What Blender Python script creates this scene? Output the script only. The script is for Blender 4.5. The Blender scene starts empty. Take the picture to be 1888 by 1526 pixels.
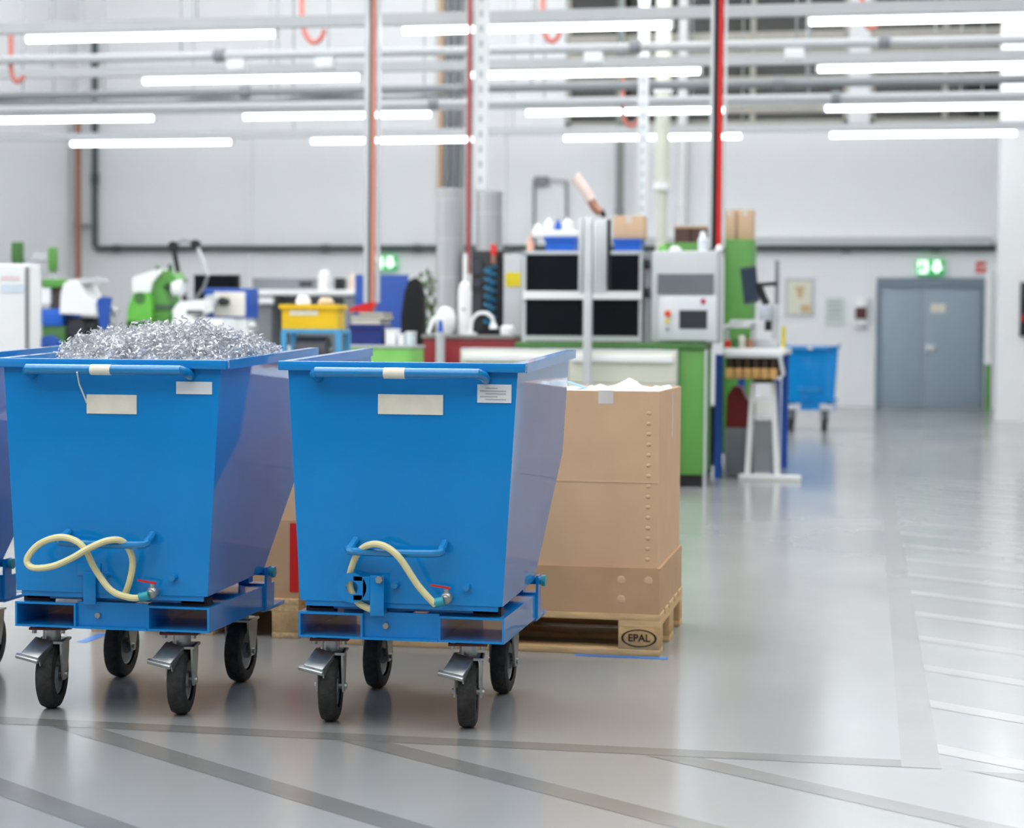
import bpy, bmesh, math, random
from mathutils import Vector, Matrix
R = random.Random(7)
C = bpy.context.scene.collection
S = bpy.context.scene

# ------------------------------------------------------------------ camera
F = 3500.0; CAMH = 1.1                      # focal length in pixels of a 1888 x 1526 frame
yaw, pitch, roll = math.atan(656/3500), math.atan(141/3500), 0.008
f0 = Vector((-math.sin(yaw), math.cos(yaw), 0)); r0 = Vector((math.cos(yaw), math.sin(yaw), 0)); z0_ = Vector((0, 0, 1))
FW = f0*math.cos(pitch) - z0_*math.sin(pitch); u0 = f0*math.sin(pitch) + z0_*math.cos(pitch)
RT = r0*math.cos(roll) + u0*math.sin(roll); UP = -r0*math.sin(roll) + u0*math.cos(roll)
CP = Vector((0, 0, CAMH))
cd = bpy.data.cameras.new('camera'); cam = bpy.data.objects.new('camera', cd); C.objects.link(cam)
m = Matrix((RT, UP, -FW)).transposed().to_4x4(); m.translation = CP
cam.matrix_world = m
cd.sensor_width = 36; cd.lens = F/1888*36; cd.clip_end = 200
cd.dof.use_dof = True; cd.dof.focus_distance = 5.35; cd.dof.aperture_fstop = 3.0
S.camera = cam
# ------------------------------------------------------------------ world, lights, exposure
w = bpy.data.worlds.new('hall_ambient'); S.world = w; w.use_nodes = True
w.node_tree.nodes['Background'].inputs[0].default_value = (.93, .96, 1, 1)
w.node_tree.nodes['Background'].inputs[1].default_value = .12
S.view_settings.view_transform = 'Standard'; S.view_settings.look = 'None'
S.view_settings.exposure = 0.62; S.view_settings.gamma = 1; S.view_settings.use_curve_mapping = False
LAMP = 8.0                                  # brightness of the hall's tube lights
LAMPZ = 3.8
for Y in (13.4, 10.4, 7.35, 4.3, 1.3, -1.75, -4.8):     # the rows of tube lights that go on above and behind
    l = bpy.data.lights.new('tube_row', 'AREA'); l.shape = 'RECTANGLE'; l.size = 19; l.size_y = .12
    l.energy = 7.5*.69*math.pi*19*.12; l.color = (.98, .99, 1)
    o = bpy.data.objects.new('tube_row_light', l); C.objects.link(o); o.location = (-2.6, Y, LAMPZ)
for Y in (25.52, 22.6, 19.3, 16.44, 13.4, 10.4, 7.35, 4.3, 1.3, -1.75, -4.8):     # added unseen uplights, bounced off the white ceiling as soft fill
    l = bpy.data.lights.new('added_fill_uplight', 'AREA'); l.shape = 'RECTANGLE'; l.size = 17; l.size_y = .1
    l.energy = 275; l.color = (.97, .985, 1)
    o = bpy.data.objects.new('added_fill_uplight', l); C.objects.link(o); o.location = (-3.4, Y+.16, LAMPZ+.2); o.rotation_euler.x = math.pi

# ------------------------------------------------------------------ helpers
def ray(x, y): return FW + RT*((x-944)/F) - UP*((y-763)/F)
def G(x, y, h=0.0):
    d = ray(x, y); return CP + d*((h-CAMH)/d.z)
def W(x, y, Y):
    d = ray(x, y); return CP + d*(Y/d.y)
def lin(c): return c/12.92 if c <= .04045 else ((c+.055)/1.055)**2.4
def col(h): return tuple(lin(int(h[i:i+2], 16)/255) for i in (0, 2, 4)) + (1,)
MATS = {}
def mat(name, h, rough=.5, metal=0.0, coat=0.0, var=.06, scale=6.0, bump=0.0, bscale=60.0, emit=0.0, alpha=1.0, trans=0.0, stretch=(1, 1, 1), spec=.5, rvar=0.0, cior=1.5):
    if name in MATS: return MATS[name]
    mt = bpy.data.materials.new(name); mt.use_nodes = True; nt = mt.node_tree; b = nt.nodes['Principled BSDF']
    N = nt.nodes.new; L = nt.links.new
    c = col(h); b.inputs['Base Color'].default_value = c; b.inputs['Roughness'].default_value = rough
    b.inputs['Metallic'].default_value = metal; b.inputs['Specular IOR Level'].default_value = spec
    if coat: b.inputs['Coat Weight'].default_value = coat; b.inputs['Coat Roughness'].default_value = .05; b.inputs['Coat IOR'].default_value = cior
    if trans: b.inputs['Transmission Weight'].default_value = trans
    if alpha < 1: b.inputs['Alpha'].default_value = alpha
    if emit:
        b.inputs['Emission Color'].default_value = c; b.inputs['Emission Strength'].default_value = emit
    tc = N('ShaderNodeTexCoord'); mp = N('ShaderNodeMapping'); mp.inputs['Scale'].default_value = stretch
    L(tc.outputs['Object'], mp.inputs[0])
    n = N('ShaderNodeTexNoise'); n.inputs['Scale'].default_value = scale; n.inputs['Detail'].default_value = 5
    L(mp.outputs[0], n.inputs['Vector'])
    if var:
        r = N('ShaderNodeValToRGB'); r.color_ramp.elements[0].position = .3; r.color_ramp.elements[1].position = .7
        for e, k in zip(r.color_ramp.elements, (1-var, 1+var)): e.color = tuple(min(1, v*k) for v in c[:3]) + (1,)
        L(n.outputs['Fac'], r.inputs[0]); L(r.outputs[0], b.inputs['Base Color'])
    if rvar:
        mr = N('ShaderNodeMapRange'); mr.inputs['From Min'].default_value = .3; mr.inputs['From Max'].default_value = .7
        mr.inputs['To Min'].default_value = rough-rvar; mr.inputs['To Max'].default_value = rough+rvar
        L(n.outputs['Fac'], mr.inputs[0]); L(mr.outputs[0], b.inputs['Roughness'])
    if bump:
        n2 = N('ShaderNodeTexNoise'); n2.inputs['Scale'].default_value = bscale; L(mp.outputs[0], n2.inputs['Vector'])
        bp = N('ShaderNodeBump'); bp.inputs['Strength'].default_value = bump; bp.inputs['Distance'].default_value = .01
        L(n2.outputs['Fac'], bp.inputs['Height']); L(bp.outputs[0], b.inputs['Normal'])
    MATS[name] = mt; return mt

ORG = {}
def props(o, label=None, cat=None, group=None, kind=None):
    for k, v in (('label', label), ('category', cat), ('group', group), ('kind', kind)):
        if v: o[k] = v
    return o
def T(name, label, cat, loc, group=None, rz=0.0, local=False):
    o = bpy.data.objects.new(name, None); C.objects.link(o); o.empty_display_size = .1
    o.location = loc; o.rotation_euler.z = rz; ORG[o.name] = Vector((0, 0, 0)) if (local or rz) else Vector(loc)
    return props(o, label, cat, group)
def copy_tree(o, parent=None):
    c = o.copy(); C.objects.link(c); c.parent = parent
    for ch in list(o.children): copy_tree(ch, c)
    return c

class B:
    def __init__(s): s.bm = bmesh.new()
    def box(s, x0, y0, z0, x1, y1, z1, bev=0.0, mtx=None):
        v = bmesh.ops.create_cube(s.bm, size=1)['verts']
        for q in v: q.co = Vector((x0 + (q.co.x+.5)*(x1-x0), y0 + (q.co.y+.5)*(y1-y0), z0 + (q.co.z+.5)*(z1-z0)))
        if mtx is not None:
            for q in v: q.co = mtx @ q.co
        if bev:
            e = list({e for q in v for e in q.link_edges})
            bmesh.ops.bevel(s.bm, geom=e, offset=bev, segments=2, affect='EDGES', profile=.5)
        return s
    def pbox(s, x0, y0, x1, y1, Y, d, z0=None, bev=0.0, z1=None):       # box whose front stands at depth Y
        a = W(x0, y1, Y); b = W(x1, y0, Y)
        return s.box(a.x, Y, a.z if z0 is None else z0, b.x, Y+d, b.z if z1 is None else z1, bev)
    def prism(s, pts, off):                                             # polygon pts swept by off
        off = Vector(off); a = [s.bm.verts.new(p) for p in pts]; b = [s.bm.verts.new(Vector(p)+off) for p in pts]; n = len(pts)
        s.bm.faces.new(a); s.bm.faces.new(b[::-1])
        for i in range(n): s.bm.faces.new((a[i], b[i], b[(i+1) % n], a[(i+1) % n]))
        return s
    def ring(s, c, ax, ay, r, n): return [s.bm.verts.new(c + ax*(r*math.cos(2*math.pi*i/n)) + ay*(r*math.sin(2*math.pi*i/n))) for i in range(n)]
    def lathe(s, p, d, prof, n=16, cap=True):                           # prof = [(radius, distance along d)]
        d = Vector(d).normalized(); ax = d.orthogonal().normalized(); ay = d.cross(ax); p = Vector(p); rs = []
        for r, h in prof: rs.append(s.ring(p + d*h, ax, ay, max(r, 1e-4), n))
        for a, b in zip(rs, rs[1:]):
            for i in range(n): s.bm.faces.new((a[i], a[(i+1) % n], b[(i+1) % n], b[i]))
        if cap: s.bm.faces.new(rs[0][::-1]); s.bm.faces.new(rs[-1])
        return s
    def cyl(s, p0, p1, r, r1=None, n=14):
        p0, p1 = Vector(p0), Vector(p1); d = p1-p0
        return s.lathe(p0, d, [(r, 0), (r if r1 is None else r1, d.length)], n)
    def tube(s, pts, r, n=8, smooth=0, closed=False):
        pts = [Vector(p) for p in pts]
        if smooth:
            q = []; k = len(pts); rng = range(k if closed else k-1)
            for i in rng:
                g = lambda j: pts[j % k] if closed else pts[min(max(j, 0), k-1)]
                a, b, c, d = g(i-1), g(i), g(i+1), g(i+2)
                for t in [j/smooth for j in range(smooth)]:
                    q.append(.5*((2*b) + (c-a)*t + (2*a-5*b+4*c-d)*t*t + (3*b-a-3*c+d)*t**3))
            if not closed: q.append(pts[-1])
            pts = q
        rs = []; ref = None
        for i, p in enumerate(pts):
            a = pts[i-1] if (i > 0 or closed) else p; b = pts[(i+1) % len(pts)] if (i < len(pts)-1 or closed) else p
            d = (b-a).normalized()
            ref = d.orthogonal().normalized() if ref is None else (ref - d*ref.dot(d)).normalized()
            rs.append(s.ring(p, ref, d.cross(ref), r, n))
        for a, b in zip(rs, rs[1:] + ([rs[0]] if closed else [])):
            for i in range(n): s.bm.faces.new((a[i], a[(i+1) % n], b[(i+1) % n], b[i]))
        if not closed: s.bm.faces.new(rs[0][::-1]); s.bm.faces.new(rs[-1])
        return s
    def sphere(s, p, r, sc=(1, 1, 1), n=12):
        v = bmesh.ops.create_uvsphere(s.bm, u_segments=n, v_segments=max(6, n//2+2), radius=r)['verts']
        for q in v: q.co = Vector((q.co.x*sc[0], q.co.y*sc[1], q.co.z*sc[2])) + Vector(p)
        return s
    def done(s, name, mt, parent=None, label=None, cat=None, group=None, kind=None, flat=False):
        bmesh.ops.recalc_face_normals(s.bm, faces=s.bm.faces[:])
        if parent is None:
            vs = [v.co for v in s.bm.verts]
            o_ = Vector(((min(v.x for v in vs)+max(v.x for v in vs))/2, (min(v.y for v in vs)+max(v.y for v in vs))/2, min(v.z for v in vs)))
        else: o_ = ORG[parent.name]
        for v in s.bm.verts: v.co -= o_
        me = bpy.data.meshes.new(name); s.bm.to_mesh(me); s.bm.free()
        if not flat:
            me.polygons.foreach_set('use_smooth', [True]*len(me.polygons)); me.set_sharp_from_angle(angle=math.radians(35))
        me.materials.append(mt)
        o = bpy.data.objects.new(name, me); C.objects.link(o)
        if parent is None: o.location = o_
        else: o.parent = parent
        ORG[o.name] = o_
        return props(o, label, cat, group, kind)
def text_mesh(name, body, size, mt, parent, pos, rot):                   # flat lettering, built as mesh
    cu = bpy.data.curves.new(name, 'FONT'); cu.body = body; cu.size = size; cu.align_x = 'CENTER'; cu.align_y = 'CENTER'; cu.extrude = .0006; cu.offset = size*.02
    t = bpy.data.objects.new(name, cu); C.objects.link(t)
    me = bpy.data.meshes.new_from_object(t.evaluated_get(bpy.context.evaluated_depsgraph_get()))
    bpy.data.objects.remove(t); bpy.data.curves.remove(cu)
    me.transform(Matrix.Translation(Vector(pos) - ORG[parent.name]) @ rot); me.materials.clear(); me.materials.append(mt); me.name = name
    o = bpy.data.objects.new(name, me); C.objects.link(o); o.parent = parent; return o
FACE = Matrix.Rotation(math.pi/2, 4, 'X')                                # turns a flat text to face -Y

# ------------------------------------------------------------------ materials
blue = mat('skip_blue_paint', '0085d0', .45, coat=1.0, cior=1.48, spec=.1, var=.07, scale=3)
tblue = mat('tube_blue_paint', '0f80c0', .25, coat=.6)
teal = mat('teal_plastic', '2a9aa8', .4)
cream = mat('cream_hose', 'e2d9a4', .35, var=.05)
paper = mat('cream_paper', 'e8e4d3', .7, var=.05, scale=25)
white = mat('white_paint', 'e9ebec', .45, var=.02)
whiteg = mat('white_glossy', 'f2f3f3', .25, var=.01)
ink = mat('grey_ink', 'a9aeb1', .8)
black = mat('black_rubber', '1b1b1c', .6, var=.3, scale=40)
tyre = mat('tyre_rubber', '2b2a29', .75, var=.45, scale=55, bump=.3, bscale=120)
zinc = mat('zinc_steel', 'b4b7b4', .33, metal=.85, var=.12, scale=30)
steel = mat('brushed_steel', 'c6c8ca', .32, metal=.5, var=.06, stretch=(8, 8, .5))
alu = mat('aluminium', 'cfd3d6', .38, metal=.35, var=.03)
dark = mat('dark_plastic', '16191c', .45)
dglass = mat('dark_acrylic', '0a0f15', .35, var=.1, spec=.2)
red = mat('red_paint', 'd6221c', .4)
crimson = mat('dark_red_paint', '861018', .4)
orange = mat('orange_lacquer', 'e04a1e', .45)
rust = mat('rust_brown', '6b2f22', .6)
kraft = mat('kraft_cardboard', 'd8b28c', .75, var=.06, scale=5, bump=.05, bscale=30)
kraftd = mat('kraft_cardboard_tray', 'c69f78', .75, var=.08, scale=7)
kraftl = mat('pale_cardboard', 'd3b393', .75)
wood = mat('pallet_wood', 'dbb784', .7, var=.2, scale=9, stretch=(1, 9, 9), bump=.1)
woodb = mat('pallet_block_wood', 'c9a472', .75, var=.2, scale=22, bump=.15)
stamp = mat('branded_stamp', '33251a', .9)
liner = mat('plastic_liner', 'eef3f6', .25, var=.02)
linerb = mat('blue_liner', '9ccbe8', .3)
green = mat('machine_green', '5c9a46', .45, var=.05)
greend = mat('machine_green_dark', '46753a', .5, var=.08)
lime = mat('lime_green_panel', '7cc25e', .5)
grey = mat('light_grey_enamel', 'c3c6c8', .4, var=.02)
midgrey = mat('mid_grey_enamel', '85888d', .5)
dgrey = mat('dark_grey_pipe', '4a5654', .5)
cgrey = mat('conduit_grey', '8d9194', .4)
yellow = mat('yellow_plastic', 'f2c51b', .4)
ystick = mat('yellow_sticker', 'e2cf1f', .5)
navy = mat('navy_plastic', '1d2f78', .4)
rblue = mat('royal_blue', '1f4fa8', .45)
cblue = mat('crate_blue', '1d5fc4', .4)
sky = mat('light_blue_paint', '4fa3d6', .4)
copper = mat('copper_pipe', 'b0806b', .35, metal=.4)
redhose = mat('red_hose', 'd97f74', .4)
pinkduct = mat('pink_flexible_duct', 'ead5ce', .4)
doorgrey = mat('door_grey', '9aa9b7', .5, var=.02)
doorframe = mat('door_frame_grey', '7c8b99', .5, var=.02)
swarf = mat('swarf_metal', 'd6d8dc', .42, metal=.4, var=.25, scale=20)
tan = mat('tan_wood', 'c89a5c', .55, var=.2, scale=12)
beige = mat('beige_enamel', 'd7d8c8', .45, var=.02)
beam = mat('beam_grey', 'b5b1a8', .6)
leafm = mat('leaf_green', '53743f', .6, var=.3, scale=15)
wallm = mat('wall_paint', 'f0f1f3', .75, var=.012, scale=.6)
ceilm = mat('ceiling_paint', 'eceded', .8, var=.02, scale=.5)
floorm = mat('floor_resin', '969796', .18, var=.08, scale=1.1, rvar=.035, stretch=(1, .6, 1), spec=.75)
linem = mat('floor_line_paint', '7a7a77', .2, var=.04, scale=4, rvar=.05, spec=.75)
linel = mat('floor_line_painted_sheen', 'a8a7a4', .18, var=.03, scale=4, spec=.6)  # same line paint for the aisle, its bright gloss put into a paler colour
tapeb = mat('blue_floor_tape', '2f7fd6', .4)
tubem = mat('tube_light_diffuser', 'f4fbff', .5, emit=LAMP, var=0)
exitg = mat('exit_sign_green', '1fae5c', .4, emit=.35, var=0)
exitw = mat('exit_sign_white', 'f4fff8', .4, emit=.8, var=0)
lcd = mat('screen_dark', '3a3c40', .2)
lcdb = mat('screen_blue_grey', '3c4a58', .15)
wing = mat('window_glass', '2f2f2b', .07, var=.35, scale=1.2, stretch=(.5, 1, 2))

# ------------------------------------------------------------------ the hall
YB = 32.0; HC = 8.0; XL = -13.9
fl = B().box(-16, -8, -.2, 10, YB+.3, 0).done('floor', floorm, kind='structure')
def stripe(pts, mt=linem):
    b = B(); v = [b.bm.verts.new((x, y, .0006)) for x, y in pts]; b.bm.faces.new(v); b.bm.normal_update()
    o = b.done('floor_line', mt, fl); return o
stripe([(-4.6, 4.955), (.10, 4.965), (.10, 5.05), (-4.6, 5.05)])
da = math.radians(-36.3); dx, dy = math.cos(da), math.sin(da)
for k in range(-3, 5):                           # hatch lines of the walkway in front of the skips
    x = -2.16 + .836*k; L_ = 3.2; h = .075
    stripe([(x-h, 4.955), (x+h, 4.955), (x+h+dx*L_, 4.955+dy*L_), (x-h+dx*L_, 4.955+dy*L_)])
stripe([(.10, 4.965), (.2, 4.965), (.2, 24), (.10, 24)], mat('floor_line_faded', '8e8d8a', .2, var=.05, scale=3, spec=.75))
for k in range(26):                               # hatch lines of the aisle
    y = 5.21 + .648*k; L_ = 2.4; h = .06
    stripe([(.2, y-h), (.2+dx*L_, y-h+dy*L_), (.2+dx*L_, y+h+dy*L_), (.2, y+h)], linel)
for (a, b_) in (((1060, 1207), (1232, 1214)), ((150, 1184), (192, 1168))):
    p, q = G(*a), G(*b_); n = Vector((-(q-p).y, (q-p).x, 0)).normalized()*.02
    bb = B(); bb.bm.faces.new([bb.bm.verts.new(v + Vector((0, 0, .001))) for v in (p-n, q-n, q+n, p+n)]); bb.done('floor_tape', tapeb, fl)

# back wall with the clerestory windows cut out as bays
wb = B()
ZW0 = W(1400, 230, YB).z; XA = W(1042, 200, YB).x; XP0 = W(1566, 100, YB).x; XP1 = W(1605, 100, YB).x; XE = W(1838, 100, YB).x+.4; ZW1 = 7.4
wb.box(XL, YB, 0, XA, YB+.3, HC); wb.box(XA, YB, 0, 9, YB+.3, ZW0); wb.box(XA, YB, ZW1, 9, YB+.3, HC)
wb.box(XP0, YB, ZW0, XP1, YB+.3, ZW1); wb.box(XE, YB, ZW0, 9, YB+.3, ZW1)
wall_back = wb.done('wall_back', wallm, kind='structure')
B().box(XL-.3, -8, 0, XL, YB+.3, HC).done('wall_left', wallm, kind='structure')
pc = W(1840, 500, 27.0).x
B().box(pc, 27, 0, 9, 27.3, HC).box(2.9, 27.3, 0, 9, YB-.001, HC).done('wall_right', whiteg, kind='structure')
B().box(XL-.3, -8, HC, 10, YB+.3, HC+.2).done('ceiling', ceilm, kind='structure')
def window(n, x0, x1, nm):
    o = T('window_%d' % n, None, None, (x0, YB, ZW0)); o['kind'] = 'structure'
    b = B(); b.box(x0, YB+.05, ZW0, x1, YB+.16, ZW0+.08); b.box(x0, YB+.05, ZW1-.08, x1, YB+.16, ZW1); b.box(x0, YB+.05, ZW0, x0+.08, YB+.16, ZW1); b.box(x1-.08, YB+.05, ZW0, x1, YB+.16, ZW1)
    b.done('window_frame', beam, o)
    zs = [ZW0+.08] + [W(1400, y, YB).z for y in (200, 148, 100, 66, 22)] + [ZW1-.08]
    for z in zs[1:-1]: B().box(x0+.08, YB+.02, z-.07, x1-.08, YB+.17, z+.07).done('transom', beam, o)
    for i in range(1, nm):
        x = x0 + (x1-x0)*i/nm; B().box(x-.04, YB+.04, ZW0+.08, x+.04, YB+.15, ZW1-.08).done('mullion', beam, o)
    for i in range(nm):
        for a, c in zip(zs, zs[1:]):
            B().box(x0+.08+(x1-x0-.16)*i/nm, YB+.11, a, x0+.08+(x1-x0-.16)*(i+1)/nm, YB+.12, c).done('pane', wing, o)
window(1, XA, XP0, 3); window(2, XP1, XE, 2)
# wall joints and base
for x in (460, 928): 
    a = W(x, 232, YB-.03); b_ = W(x, 600, YB-.03)
    B().box(a.x-.05, YB-.06, 0, a.x+.05, YB, HC).done('trim_1' if x == 460 else 'trim_2', wallm, kind='structure')
# double door
dl, dr = W(1615, 600, YB).x, W(1815, 600, YB).x; zt = W(1700, 512, YB).z; zl = W(1700, 530, YB).z
d = T('door_1', None, None, ((dl+dr)/2, YB, 0)); d['kind'] = 'structure'
B().box(dl, YB-.06, 0, dl+.07, YB+.02, zt).box(dr-.07, YB-.06, 0, dr, YB+.02, zt).box(dl+.07, YB-.06, zl, dr-.07, YB+.02, zt).done('door_frame', doorframe, d)
xm = W(1703, 600, YB).x
for a, c in ((dl+.075, xm-.006), (xm+.006, dr-.075)):
    leaf = B().box(a, YB-.03, .01, c, YB+.02, zl-.005, .004).done('door_leaf', doorgrey, d)
B().pbox(1706, 636, 1726, 648, YB-.07, .05, bev=.01).done('door_handle', alu, leaf)
B().pbox(1716, 560, 1743, 576, YB-.036, .004).done('door_notice', paper, leaf, label='small pale notice on the right leaf')

# ------------------------------------------------------------------ tube light rows
ROWS = (16.44, 19.3, 22.6, 25.52)
fx = T('tube_light', '', 'light', (0, 0, 0), local=True)
B().box(0, -.03, .045, 2.42, .03, .07).done('light_housing', white, fx)
b = B(); b.tube([(.03, 0, .02), (2.39, 0, .02)], .03, 12); b.done('light_diffuser', tubem, fx)
for x in (0, 2.39): B().box(x, -.036, -.012, x+.03, .036, .05).done('end_cap', white, fx)
names = ('fourth', 'third', 'second', 'first'); first = True
for Y, nm in zip(ROWS, names):
    for k in range(-2, 3):
        if (k == 2) or (k == -2 and Y < 20): continue
        o = fx if first else copy_tree(fx); first = False
        o.location = (-4.11 + 3.55*k, Y, LAMPZ-.02)
        props(o, 'glowing white tube light, %s row from the door wall, %s' % (nm, {1: 'hung over the aisle', 0: 'one along from the aisle', -1: 'two along from the aisle', -2: 'three along from the aisle'}[k]), 'light', 'suspended tube lights')
for i, (Y, nm) in enumerate(zip(ROWS, names)):
    t = T('light_rail', 'white trunking rail carrying the %s row of tube lights from the door wall' % nm, 'rail', (-4, Y, LAMPZ+.05))
    B().box(-13.8, Y-.045, LAMPZ+.052, 1.7 if Y > 26 else 6, Y+.045, LAMPZ+.15).done('trunking', grey, t)
    for k in range(-3, 4):
        x = -2.9 + 3.1*k + .4*i
        if x < 5: B().cyl((x, Y, LAMPZ+.15), (x, Y, HC), .008, n=6).done('suspension_rod', cgrey, t)
# pipes and cable ducts between the rows
def hpipe(name, label, Y, z, r, mt, x0=-13.8, x1=6, cat='pipe', clips=()):
    t = T(name, label, cat, (x0, Y, z))
    B().cyl((x0, Y, z), (x1, Y, z), r, n=10).done('pipe_run', mt, t)
    for k in range(7):
        x = x0 + 1.1 + 3.0*k
        if x < x1: B().cyl((x, Y, z), (x, Y, HC), .01, n=6).done('hanger_rod', cgrey, t)
    for x in clips: B().cyl((x-.05, Y, z), (x+.05, Y, z), r*1.5, n=10).done('pipe_clamp', midgrey, t)
hpipe('air_pipe', 'pale grey air pipe hung between third and fourth light rows', 17.9, 3.84, .045, grey, clips=(-6.3, -2.2, .1))
hpipe('cable_duct', 'grey conduit hung just before second light row from door wall', 20.75, 3.86, .05, cgrey, clips=(-7, -4.4, -1))
hpipe('air_pipe', 'light grey pipe hung just behind second conduit over machines', 21.6, 3.8, .05, grey, clips=(-5, -.4))
tr = T('cable_tray', 'grey cable tray with bundled dark cables under the ceiling pipes', 'cable tray', (-8, 21.95, 3.6))
B().box(-12, 21.8, 3.84, -4.9, 22.1, 3.86).box(-12, 21.8, 3.86, -4.9, 21.81, 3.91).box(-12, 22.09, 3.86, -4.9, 22.1, 3.91).done('tray', cgrey, tr)
for k in range(4):
    pts = [(-12+.7*i, 21.86+.06*k+R.uniform(-.015, .015), 3.885+R.uniform(0, .07)) for i in range(11)]
    B().tube(pts, .022, 6, 3).done('cable', dgrey if k % 2 else midgrey, tr)
for x in (-11.5, -9.2, -7, -5.2): B().cyl((x, 21.95, 3.84), (x, 21.95, HC), .01, n=6).done('hanger_rod', cgrey, tr)
# red hose loops hanging from the ceiling pipes
for i, (x0, y0, x1, y1, Y, lab) in enumerate(((556, -8, 603, 78, 17.975, 'red air hose loop hanging from pale pipe near copper-red drop pole'), (1000, 4, 1036, 76, 17.975, 'red air hose loop hanging from pale pipe beside perforated strut'), (1590, -5, 1622, 52, 17.975, 'small red air hose loop hanging before the clerestory windows'), (1148, 188, 1180, 232, 21.68, 'faint red hose loop hanging beside the beige round column'), (20, 110, 46, 150, 17.975, 'short red hose loop hanging by pale pipe near left wall'))):
    pts = [W(x0+(x1-x0)*(.5-.5*math.cos(a)), y0+(y1-y0)*math.sin(a)**.6 if a < 1.6 else y0+(y1-y0)*max(0, math.sin(a))**.6*1, Y) for a in [math.pi*j/10 for j in range(11)]]
    a = pts[0]; pts = [Vector((a.x, a.y, a.z+.3))] + pts[:9]
    B().tube(pts, .026, 8, 3).done('air_hose', redhose, None, lab, 'hose')
# junction boxes along the pipes
def attached(name, x0, y0, x1, y1, Y, dpt, mt, label, cat, group=None, bev=.008): return B().pbox(x0, y0, x1, y1, Y, dpt, bev=bev).done(name, mt, None, label, cat, group)
for x in (412, 575, 1070, 1440):
    a = W(x+25, 86, 17.9)
    B().box(a.x-.09, 17.84, 3.69, a.x+.09, 17.96, 3.794, .01).done('junction_box', white, None, {412: 'small white junction box under the pale ceiling pipe, farthest from the aisle', 575: 'small white junction box under the pale pipe between hose loop and faded red pole', 1070: 'small white junction box under the pale pipe beside the hose loop near the strut', 1440: 'small white junction box under the pale pipe nearest the aisle'}[x], 'box', 'junction boxes on the air pipe')

# ------------------------------------------------------------------ wall services
t = T('wall_pipe', 'dark grey wall pipe running down and along the back wall', 'pipe', tuple(W(175, 460, YB-.1)))
p = [W(175, 45, YB-.1), W(175, 456, YB-.1)]; q = [W(182, 461, YB-.1), W(1836, 457, YB-.1)]
for v in q: v.z = 2.62
p[0].x = p[1].x; p[1].z = 2.68; q[0].x = p[1].x + .06
B().tube(p + [Vector((p[1].x+.02, p[1].y, 2.64))] + q, .055, 10).done('pipe_run', dgrey, t)
for x in (215, 320, 600, 770, 1560, 1725):
    v = W(x, 461, YB-.1); B().cyl((v.x-.07, v.y, 2.62), (v.x+.07, v.y, 2.62), .072, n=10).done('coupling', dgrey, t)
for y in (120, 330):
    v = W(175, y, YB-.1); B().cyl((p[0].x, v.y, v.z-.1), (p[0].x, v.y, v.z+.1), .075, n=10).done('coupling', dgrey, t)
a, b_ = W(20, 8, YB-.25), W(135, 52, YB-.25)
B().tube([a, b_, Vector((p[0].x, YB-.12, b_.z-.05)), Vector((p[0].x, YB-.1, p[0].z-.3))], .06, 10).done('slanted_branch', dgrey, t)
t = T('copper_pipe', 'copper-brown riser pipe with elbow beside dark wall pipe', 'pipe', tuple(W(143, 520, YB-.4)))
v0, v1 = W(144, 196, YB-.4), W(143, 520, YB-.4)
B().tube([(v0.x+.25, v0.y, v0.z+.05), (v0.x+.06, v0.y, v0.z+.05), (v0.x, v0.y, v0.z-.05), (v0.x, v0.y, 0)], .055, 10).done('riser', copper, t)
for z in (1.2, 3.0, 4.5): B().box(v0.x-.07, v0.y-.02, z, v0.x+.07, YB-.01, z+.04).done('pipe_bracket', cgrey, t)
t = T('conduit_bundle', 'three parallel grey conduits running up the back wall', 'conduit', tuple(W(838, 350, YB-.08)))
for x in (825, 838, 851):
    v = W(x, 200, YB-.08); B().cyl((v.x, v.y, .0), (v.x, v.y, HC), .05, n=10).done('conduit', cgrey, t)
v = W(812, 200, YB-.06); B().box(v.x-.04, v.y-.02, 0, v.x+.04, YB, HC).done('backing_rail', kraftl, t)
t = T('wall_conduit', 'thin grey conduit bent into a frame on the back wall', 'conduit', tuple(W(985, 450, YB-.05)))
B().tube([W(985, 470, YB-.05), W(985, 330, YB-.05), W(1045, 334, YB-.05), W(1045, 470, YB-.05)], .025, 8).done('conduit_run', cgrey, t)
B().pbox(986, 325, 1010, 342, YB-.09, .09).done('junction_box', midgrey, t)
v = W(1140, 300, YB-.5)
t = T('downpipe', 'olive grey downpipe standing before the back wall', 'pipe', (v.x, YB-.3, 0))
B().cyl((v.x, YB-.3, 0), (v.x, YB-.3, HC), .07, n=12).done('pipe_run', mat('olive_grey', '8c938c', .5), t)
for z in (1.5, 3.2): B().cyl((v.x, YB-.3, z), (v.x, YB-.3, z+.06), .085, n=12).done('pipe_clamp', cgrey, t)
v = W(1221, 300, 24.5)
t = T('round_column', 'pale beige round column with joint collars behind the machines', 'column', (v.x, 24.5, 0))
B().cyl((v.x, 24.5, 0), (v.x, 24.5, W(1221, 345, 24.5).z), .075, n=16).done('lower_pipe', beige, t)
B().cyl((v.x, 24.5, W(1221, 345, 24.5).z), (v.x, 24.5, HC), .095, n=16).done('upper_pipe', beige, t)
for y in (165, 345):
    z = W(1221, y, 24.5).z; B().cyl((v.x, 24.5, z-.04), (v.x, 24.5, z+.05), .125, n=16).done('collar', whiteg, t)
v = W(1258, 300, YB-.1)
B().cyl((v.x, YB-.1, 2.8), (v.x, YB-.1, HC), .09, n=12).done('white_downpipe', whiteg, None, 'white downpipe on the back wall right of the beige column', 'pipe')
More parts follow.
